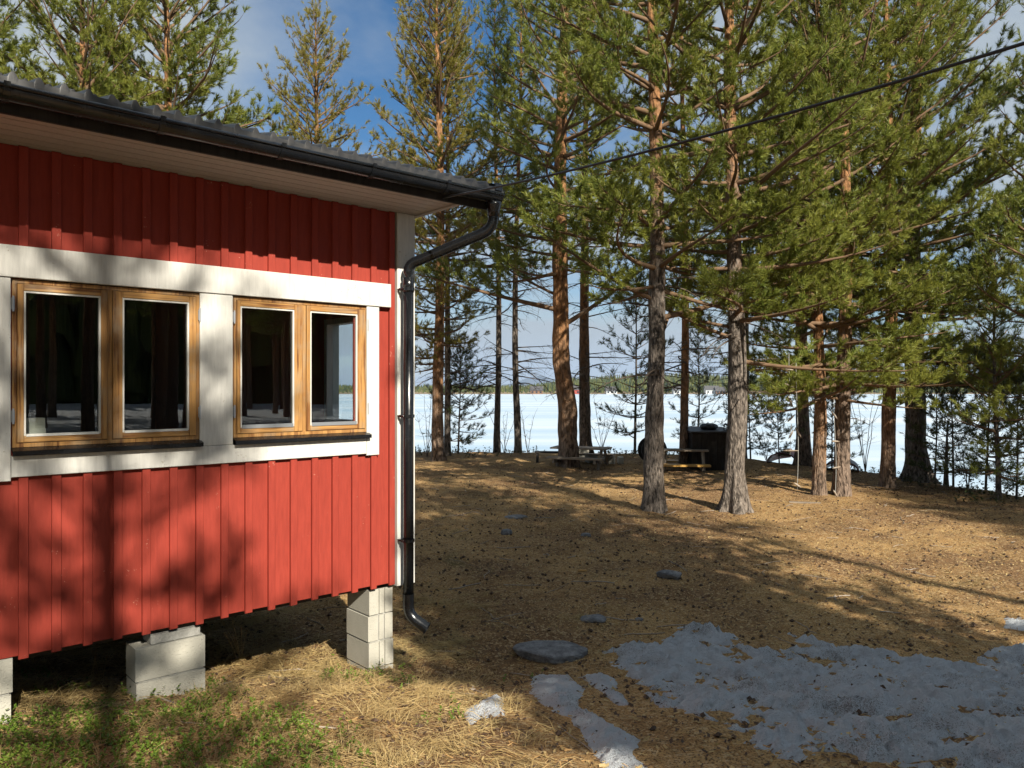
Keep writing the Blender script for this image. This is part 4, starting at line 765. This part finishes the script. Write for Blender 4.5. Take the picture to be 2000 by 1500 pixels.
# ------------------------------------------------------------------ ground cover
def blades(P, az, el, L, w, bend, rg, seg=3):
    n_ = len(P); s = np.linspace(0, 1, seg + 1)[None, :, None]; dh = np.stack([np.cos(az), np.sin(az), 0 * az], -1)[:, None]; lat = np.stack([-np.sin(az), np.cos(az), 0 * az], -1)[:, None]; L_ = L[:, None, None]; cv = rg.normal(size=(n_, 1, 1)) * 0.25
    C = P[:, None] + dh * (np.cos(el)[:, None, None] * s * L_) + lat * (cv * s ** 2 * L_) + np.array([0, 0, 1.0]) * ((np.sin(el)[:, None, None] * s - bend[:, None, None] * s ** 2) * L_)
    C[:, :, 2] = np.maximum(C[:, :, 2], P[:, None, 2] - 0.004 + 0.012 * rg.random((n_, 1)))
    tl = rg.uniform(-0.8, 0.8, (n_, 1, 1)); sd_ = (lat * np.cos(tl) + np.array([0, 0, 1.0]) * np.sin(tl)) * (w[:, None, None] / 2) * (1 - 0.8 * s)
    V = np.stack([C - sd_, C + sd_], 2).reshape(n_, -1, 3); b = np.arange(n_)[:, None] * (seg + 1) * 2; k = np.arange(seg)[None] * 2; q = np.stack([b + k, b + k + 1, b + k + 3, b + k + 2], -1).reshape(-1, 4); return V.reshape(-1, 3), q
def scatter(n_, x0, x1, y0, y1, dens, rg):
    X = rg.uniform(x0, x1, n_); Y = rg.uniform(y0, y1, n_); k = rg.random(n_) < dens(X, Y); return X[k], Y[k]
def px_of(X, Y): z = gz(X, Y, False); return 1000 + 1500 * X / Y, 755 - 1500 * z / Y
def grass_d(X, Y):
    px, py = px_of(X, Y); a = sstep(1180, 860, px + (fbm(X * 1.3, Y * 1.3, 77) - 0.5) * 420) * sstep(1110, 1230, py) ; return a * (0.25 + 0.75 * sstep(0.35, 0.6, fbm(X * 1.7, Y * 1.7, 78)))
rg = np.random.default_rng(31)
cx, cy = scatter(3600, -5.0, 1.6, 2.4, 9.0, grass_d, rg); nb_ = 34; n_ = len(cx) * nb_
ca = rg.random(len(cx)) * 6.283; X = np.repeat(cx, nb_) + rg.normal(size=n_) * 0.05; Y = np.repeat(cy, nb_) + rg.normal(size=n_) * 0.05; az = np.repeat(ca, nb_) + rg.normal(size=n_) * 0.55
Pg = np.stack([X, Y, gz(X, Y)], -1); V, q = blades(Pg, az, rg.uniform(0.08, 0.75, n_), rg.uniform(0.07, 0.24, n_), rg.uniform(0.002, 0.0045, n_), rg.uniform(0.25, 0.75, n_), rg, 2); m = MB(); m.add(V, q)
tag(link('dry_grass', m.data('dry_grass'), M['straw']), 'matted dry yellow grass in front of the house', 'grass', kind='stuff')
# green berry shrubs
def berry_d(X, Y):
    px, py = px_of(X, Y); n1 = fbm(X * 2.3, Y * 2.3, 81); low = sstep(1385, 1460, py + (n1 - 0.5) * 150) * sstep(760, 560, px); return np.maximum(low, 0.30 * sstep(0.60, 0.68, n1) * sstep(1230, 1300, py) * sstep(1100, 900, px))
def leaves(X, Y, h, rg, per=11, size=0.011):
    n_ = len(X); k = n_ * per; base = np.repeat(np.stack([X, Y, gz(X, Y)], -1), per, 0); s = rg.random(k); lean = np.repeat(rg.normal(size=(n_, 2)) * 0.35, per, 0); hh = np.repeat(h, per); P = base.copy(); P[:, :2] += lean * (s * hh)[:, None]; P[:, 2] += s * hh
    az = rg.random(k) * 6.283; el = rg.uniform(0.0, 0.9, k); d = np.stack([np.cos(az) * np.cos(el), np.sin(az) * np.cos(el), np.sin(el)], -1); lat = np.stack([-np.sin(az), np.cos(az), rg.uniform(-0.4, 0.4, k)], -1); L = size * rg.uniform(0.8, 1.7, k)[:, None]; up = np.cross(d, lat)
    V = np.stack([P, P + d * L * 0.55 + lat * L * 0.42 + up * L * 0.12, P + d * L * 1.25, P + d * L * 0.55 - lat * L * 0.42 + up * L * 0.12], 1).reshape(-1, 3); b = np.arange(k)[:, None] * 4; return V, np.concatenate([b + [[0, 1, 2]], b + [[0, 2, 3]]])
X, Y = scatter(11000, -4.0, 1.2, 2.4, 6.0, berry_d, rg); V, tr_ = leaves(X, Y, rg.uniform(0.03, 0.09, len(X)), rg); m = MB(); m.add(V, tris=tr_)
tag(link('berry_shrubs', m.data('berry_shrubs'), M['green_leaf']), 'low bright green berry plants at the lower left', 'ground plants', kind='stuff')
def crest_d(X, Y):
    px, py = px_of(X, Y); n1 = fbm(X * 0.9, Y * 0.9, 84); rim = sstep(21.8, 23.2, Y + (n1 - .5) * 2) * (X < 6); right = sstep(8.2, 9.2, X + (n1 - 0.5) * 1.5) * (Y > 10); return np.clip(rim * sstep(.4, .6, n1) * 0.8 + right, 0, 1)
X, Y = scatter(7000, -4, 14, 10, 25.5, crest_d, rg); V, tr_ = leaves(X, Y, rg.uniform(0.05, 0.22, len(X)), rg, 12, 0.034); m = MB(); m.add(V, tris=tr_)
tag(link('heath_shrubs', m.data('heath_shrubs'), M['dark_leaf']), 'dark low heath plants along the shore edge', 'ground plants', kind='stuff')
# litter
def slope_d(X, Y): return np.clip(1.15 - Y / 24, 0.12, 1) * (np.abs(X) < Y * 0.75 + 1)
def bits(n_, name, mat, L, w, label, lift=0.004):
    X, Y = scatter(n_, -3.2, 12, 3.0, 21, slope_d, rg); k = len(X); az = rg.random(k) * 6.283; P = np.stack([X, Y, gz(X, Y) + lift], -1); d = np.stack([np.cos(az), np.sin(az), rg.normal(size=k) * 0.25], -1) * (rg.uniform(*L, k) / 2)[:, None]; s_ = np.stack([-np.sin(az), np.cos(az), rg.normal(size=k) * 0.5], -1) * (rg.uniform(*w, k) / 2)[:, None]
    V = np.stack([P - d - s_, P + d - s_, P + d + s_, P - d + s_], 1).reshape(-1, 3); V[:, 2] += 0.004; m = MB(); m.add(V, np.arange(4 * k).reshape(-1, 4)); tag(link(name, m.data(name), M[mat]), label, 'litter', kind='stuff')
bits(85000, 'needle_litter', 'litter_bits', (0.025, 0.06), (0.002, 0.0042), 'fallen pine needles covering the slope')
bits(42000, 'bark_litter', 'dark_bits', (0.012, 0.034), (0.006, 0.016), 'dark bark flakes scattered on the slope', 0.006)
bits(26000, 'pale_litter', 'straw', (0.015, 0.04), (0.005, 0.012), 'pale bark and straw scraps on the slope', 0.007)
OV = np.array([(1, 0, 0), (-1, 0, 0), (0, 1, 0), (0, -1, 0), (0, 0, 1), (0, 0, -1)], float); OF = np.array([(0, 2, 4), (2, 1, 4), (1, 3, 4), (3, 0, 4), (2, 0, 5), (1, 2, 5), (3, 1, 5), (0, 3, 5)])
X, Y = scatter(2600, -2.5, 12, 4.0, 20, slope_d, rg); k = len(X); sc_ = rg.uniform(0.012, 0.021, k); az = rg.random(k) * 6.28; V = np.repeat(OV[None], k, 0) * np.array([1.5, 1, 0.9]) * sc_[:, None, None]; c_, s_ = np.cos(az)[:, None], np.sin(az)[:, None]; V = np.stack([V[..., 0] * c_ - V[..., 1] * s_, V[..., 0] * s_ + V[..., 1] * c_, V[..., 2]], -1) + np.stack([X, Y, gz(X, Y) + sc_ * 0.6], -1)[:, None]
m = MB(); m.add(V.reshape(-1, 3), tris=(OF[None] + np.arange(k)[:, None, None] * 6).reshape(-1, 3)); tag(link('pine_cones', m.data('pine_cones'), M['dark_bits']), 'small dark pine cones strewn over the slope', 'cones', kind='stuff')
X, Y = scatter(420, -2.5, 11, 4.0, 19, slope_d, rg); k = len(X); az = rg.random(k) * 6.28; L = rg.uniform(0.12, 0.5, k); s = np.linspace(-0.5, 0.5, 5); PX = X[:, None] + np.cos(az)[:, None] * s * L[:, None] + rg.normal(size=(k, 5)) * 0.012; PY = Y[:, None] + np.sin(az)[:, None] * s * L[:, None] + rg.normal(size=(k, 5)) * 0.012
m = MB(); m.tubes(np.stack([PX, PY, gz(PX, PY) + 0.008], -1), np.repeat(rg.uniform(0.002, 0.006, k)[:, None], 5, 1), 4); tag(link('fallen_twigs', m.data('fallen_twigs'), M['driftwood']), 'thin fallen twigs lying over the slope', 'twigs', kind='stuff')
# dry weeds with seed heads by the wall
def weed(px, py, hts, label, seed):
    x, y = on_ground(px, py); rg = np.random.default_rng(seed); m = MB(); hd = MB()
    for h in hts:
        a = rg.random() * 6.28; l_ = rg.uniform(0.1, 0.5); s = np.linspace(0, 1, 8); P = np.stack([np.cos(a) * l_ * h * s ** 1.5, np.sin(a) * l_ * h * s ** 1.5, h * s - 0.02], -1) + np.array([rg.normal() * 0.02, rg.normal() * 0.02, 0]); m.tube(P, 0.0022 - 0.001 * s, 5, cap=False)
        for k in range(7): p = P[-1] - (P[-1] - P[-3]) * k / 7; d = rg.normal(size=3) * 0.006; hd.tube([p, p + d * 0.5 + [0, 0, .004], p + d + [0, 0, 0.008]], [0.001, 0.0035, 0.001], 5)
    r_ = empty('dry_weed', (x, y, g1(x, y))); tag(r_, label, 'plant', 'dry weeds by the wall'); link('stems', m.data('stems', True), M['straw'], r_); link('seed_heads', hd.data('seed_heads', True), M['litter_bits'], r_)
weed(470, 1290, (0.42, 0.36, 0.30, 0.26, 0.2, 0.24), 'dry weed tuft with seed heads right of the wide concrete block', 1); weed(190, 1330, (0.26, 0.22, 0.3, 0.2), 'dry weed tuft left of the wide concrete block', 2); weed(835, 1250, (0.3, 0.22, 0.35, 0.2), 'dry stalks beside the downspout outlet', 3)
# bare shrubs on the shore
def shrub(px, py, H, n_, label, seed):
    x, y = on_ground(px, py); rg = np.random.default_rng(seed); m = MB(); s = np.linspace(0, 1, 7)
    for i in range(n_):
        a = rg.random() * 6.28; sp = rg.uniform(0.1, 0.5); h = H * rg.uniform(0.5, 1.05); P = np.stack([np.cos(a) * sp * h * s ** 1.3, np.sin(a) * sp * h * s ** 1.3, h * s - 0.03], -1) + rg.normal(size=(7, 3)) * 0.015; m.tube(P, 0.008 * (1 - .8 * s) + .002, 5, cap=False)
        k = 9; i0 = rg.integers(2, 7, k); D = unit(np.stack([rg.normal(size=k), rg.normal(size=k), rg.uniform(0.4, 1.4, k)], -1)); q = np.linspace(0, 1, 3)[None, :, None]; m.tubes(P[i0][:, None] + D[:, None] * (rg.uniform(0.12, 0.4, k) * H * 0.5)[:, None, None] * q, np.repeat(np.array([[0.004, 0.003, 0.0015]]), k, 0), 3)
    tag(link('bare_shrub', m.data('bare_shrub', True), M['dead_twig'], None, (x, y, g1(x, y))), label, 'shrub', 'leafless shrubs on the shore')
for i, (a, b, H, n_, l_) in enumerate(((835, 892, 2.4, 5, 'leafless shrub between downspout and orange pine'), (985, 885, 1.8, 4, 'leafless shrub between the two thin pines'), (1030, 884, 1.6, 3, 'leafless shrub right of the second thin pine'), (1175, 886, 2.2, 5, 'leafless shrub behind the crooked orange pine'), (1497, 895, 1.6, 4, 'leafless shrub left of the upturned boat'), (1690, 920, 2.6, 5, 'leafless spreading shrub between the right hand pines'), (1890, 948, 1.8, 5, 'leafless shrub among the saplings at right'))): shrub(a, b, H, n_, l_, 200 + i)

# ------------------------------------------------------------------ shore furniture
def picnic(px, py, L, top, seat, rz, label, mats, w=0.7):
    x, y = on_ground(px, py); r_ = empty('picnic_table', (x, y, g1(x, y)), rz); tag(r_, label, 'picnic table')
    for k in range(4): yy = -w / 2 + k * w / 4; link('top_board', MB().cbox((-L/2, yy + .006, top - .04), (L/2, yy + w/4 - .006, top)).data('top_board'), M[mats[0]], r_)
    for yy in (-w / 2 - 0.42, w / 2 + 0.14): link('seat_board', MB().cbox((-L/2, yy, seat - .045), (L/2, yy + 0.28, seat)).data('seat_board'), M[mats[1]], r_)
    for xx in (-L * 0.36, L * 0.36):
        link('cross_beam', MB().box((xx - .03, -w/2 - .40, seat - .14), (xx + .03, w/2 + .40, seat - .0465)).data('cross_beam'), M['grey_wood'], r_)
        for sgn in (-1, 1):
            m = MB(); y0, y1 = sgn * (w / 2 + 0.22), sgn * 0.16; m.tube([(xx + .045, y0, -0.05), (xx + .045, y1, top - .0415)], 0.04, 4); link('leg', m.data('leg'), M['grey_wood'], r_)
picnic(1135, 910, 1.5, 0.50, 0.28, -0.35, 'weathered grey picnic table behind the crooked orange pine', ('grey_wood', 'grey_wood'))
picnic(1330, 918, 1.3, 0.50, 0.17, -0.12, 'picnic table with yellow seat boards beside the black shed', ('grey_wood', 'yellow_wood'), 0.5)
# concrete fire ring and log seats
def conc(px, py, w, d, h, label, rz=0.0):
    x, y = on_ground(px, py); V = MB().cbox((-w/2, -d/2, -0.05), (w/2, d/2, h), 0.02); tag(link('concrete_block', V.data('concrete_block'), M['concrete'], None, (x, y, g1(x, y)), (0, 0, rz)), label, 'concrete block', 'blocks of the fire place')
conc(1138, 897, 0.30, 0.35, 0.34, 'tall pale concrete block of the fire place beside the orange pine', 0.1); conc(1190, 904, 0.28, 0.3, 0.22, 'low concrete block of the fire place in the middle', -0.2); conc(1155, 903, 0.26, 0.3, 0.18, 'low dark concrete block of the fire place by the table', 0.3); conc(1212, 903, 0.14, 0.25, 0.18, 'small concrete block at the right end of the fire place', 0.0)
x, y = on_ground(1070, 905); r_ = empty('bench', (x, y, g1(x, y)), -0.1); tag(r_, 'low dark bench left of the crooked orange pine', 'bench'); link('seat', MB().cbox((-0.35, -0.13, 0.26), (0.45, 0.13, 0.30)).data('seat'), M['dark_wood'], r_)
for xx in (-0.28, 0.36): link('leg', MB().box((xx - .03, -.11, -.04), (xx + .03, .11, 0.2585)).data('leg'), M['dark_wood'], r_)
# black shed (log store) with clutter on the roof
x, y = on_ground(1380, 914); sh = empty('black_shed', (x, y, g1(x, y)), 0.05); tag(sh, 'low black wooden shed at the shore between two pines', 'shed'); W2, D2, H2 = 1.02, 0.9, 0.92
for k in range(8):
    a = -W2/2 + k * W2/8; link('plank', MB().cbox((a + .004, -D2/2, -0.06), (a + W2/8 - .004, -D2/2 + .03, H2)).data('plank'), M['dark_wood'], sh)
link('body', MB().box((-W2/2 + .01, -D2/2 + .032, -0.06), (W2/2 - .01, D2/2, H2 - .01)).data('body'), M['dark_wood'], sh)
link('roof', MB().add([(-.56, -.55, .935), (.56, -.55, .935), (.56, .52, 1.0), (-.56, .52, 1.0), (-.56, -.55, .965), (.56, -.55, .965), (.56, .52, 1.03), (-.56, .52, 1.03)], [(0,3,2,1),(4,5,6,7),(0,1,5,4),(1,2,6,5),(2,3,7,6),(3,0,4,7)]).data('roof'), M['boat_dark'], sh)
V = ICV * np.array([.22, .2, .09]) * (1 + 0.4 * (fbm(ICV[:, 0] * 3, ICV[:, 1] * 3 + ICV[:, 2] * 2, 7)[:, None] - .5)); cl = link('tarpaulin', mesh_np('tarpaulin', V, [ICF], True), M['boat_dark'], None, (x + 0.05, y - 0.05, g1(x, y) + 1.055)); tag(cl, 'crumpled dark tarpaulin on the shed roof', 'tarpaulin')
ln = empty('lantern', (x + 0.40, y - 0.3, g1(x, y) + 0.978)); tag(ln, 'small black lantern on the corner of the shed roof', 'lantern'); m = MB(); m.box((-.045, -.045, 0), (.045, .045, .012)); link('base', m.data('base'), M['black_metal'], ln)
for a_, b_ in ((-1, -1), (1, -1), (1, 1), (-1, 1)): link('post', MB().box((a_ * .038 - .005, b_ * .038 - .005, .0125), (a_ * .038 + .005, b_ * .038 + .005, .13)).data('post'), M['black_metal'], ln)
m = MB(); m.tube([(0, 0, .1305), (0, 0, .15), (0, 0, .185)], [.06, .045, .012], 8); link('cap', m.data('cap'), M['black_metal'], ln)
x, y = on_ground(1274, 902); m = MB(); a_ = np.arange(28) * 2 * math.pi / 28; 
for yy in (-.16, .16): m.tube([(0, yy - .02, .33), (0, yy + .02, .33)], .36, 28)
m.tube([(0, -.14, .33), (0, .14, .33)], .16, 16); tag(link('cable_drum', m.data('cable_drum'), M['dark_wood'], None, (x, y, g1(x, y) + .02), (0, 0, 0.15)), 'dark round drum standing half hidden behind the dark trunk', 'drum')
# upturned boats
def boat(px, py, L, W_, H_, rz, mat, label):
    x, y = on_ground(px, py); s = np.linspace(0, 1, 15); a = np.linspace(0, math.pi, 15); Wd = W_ / 2 * np.clip(1 - (2 * np.clip(s - 0.25, 0, 1) / 1.5) ** 2.4, 0.04, 1); Hs = H_ * (1 - 0.25 * s ** 3); V = np.stack([np.outer(Wd, np.cos(a)), np.repeat((s * L)[:, None], 15, 1), np.outer(Hs, np.sin(a) ** 0.75) - 0.02], -1); Vi = V * np.array([0.94, 1, 0.92]) - np.array([0, -0.005, 0.0]); q = np.array([(i * 15 + j, i * 15 + j + 1, (i + 1) * 15 + j + 1, (i + 1) * 15 + j) for i in range(14) for j in range(14)])
    r_ = empty('upturned_boat', (x, y, g1(x, y)), rz); tag(r_, label, 'boat', 'upturned boats on the shore'); m = MB(); m.add(V.reshape(-1, 3), q); m.add(Vi.reshape(-1, 3), q[:, ::-1]); link('hull', m.data('hull', True), M[mat], r_)
    m = MB(); m.tube(np.stack([0 * s, s * L, Hs - 0.012], -1), 0.018, 6); link('keel', m.data('keel', True), M[mat], r_); m = MB(); m.tube(np.stack([W_ / 2 * np.cos(a), 0 * a, H_ * np.sin(a) ** .75 - .02], -1), 0.016, 6); link('rim', m.data('rim', True), M['boat_red'], r_)
boat(1527, 905, 2.4, 0.76, 0.31, -0.45, 'boat_red', 'upturned reddish boat left of the broad based pine'); boat(1642, 922, 2.2, 0.80, 0.26, -0.45, 'boat_dark', 'upturned dark boat behind the mid sized pine')
# hanging garlands of driftwood
def garland(px, py_top, py_bot, depth, n_, label, seed, tied=True):
    rg = np.random.default_rng(seed); X = (px - 1000) / 1500 * depth; zt = (755 - py_top) / 1500 * depth; zb = (755 - py_bot) / 1500 * depth; r_ = empty('garland', (X, depth, zb)); tag(r_, label, 'garland', 'driftwood garlands hanging from branches')
    m = MB(); s = np.linspace(0, 1, 12); m.tube(np.stack([0.02 * np.sin(s * 5), 0 * s, s * (zt - zb)], -1), 0.0035, 5); link('cord', m.data('cord', True), M['string_white'], r_)
    for k in range(n_):
        zc = (zt - zb) * (0.04 + 0.8 * k / max(1, n_ - 1)); a = rg.uniform(-1.2, 1.2); L = rg.uniform(0.07, 0.14); d = np.array([math.cos(a), rg.uniform(-.5, .5), math.sin(a)]) * L; c_ = np.array([0.02 * math.sin(zc / (zt - zb) * 5), -0.008, zc]); m = MB(); m.tube([c_ - d, c_ - d * .4, c_ + d * .3, c_ + d], [.006, .02, .018, .005], 6); link('driftwood_piece', m.data('driftwood_piece', True), M['driftwood'], r_)
garland(1543, 690, 888, 14.6, 6, 'dark driftwood garland hanging left of the broad based pine', 1); garland(1557, 700, 958, 14.0, 3, 'long white cord with driftwood left of the slim leaning pine', 2); garland(1631, 780, 972, 14.2, 4, 'pale driftwood garland beside the mid sized pine', 3)

# ------------------------------------------------------------------ air between here and the mountains
hz = MB(); hz.box((-5600, -140, -12), (5600, 4800, 130)); hm = bpy.data.materials.new('haze'); hm.use_nodes = True; hn = hm.node_tree; hn.nodes.clear(); ho = hn.nodes.new('ShaderNodeOutputMaterial'); pv = hn.nodes.new('ShaderNodeVolumePrincipled')
pv.inputs['Color'].default_value = (0.55, 0.72, 1.0, 1); pv.inputs['Density'].default_value = 1.6e-4; pv.inputs['Anisotropy'].default_value = 0.0; hn.links.new(pv.outputs[0], ho.inputs['Volume'])
tag(link('haze', hz.data('haze'), hm), 'thin blue haze over the lake and far hills', 'haze', kind='stuff')
for o_ in bpy.data.objects:
    if '_o' in o_: del o_['_o']
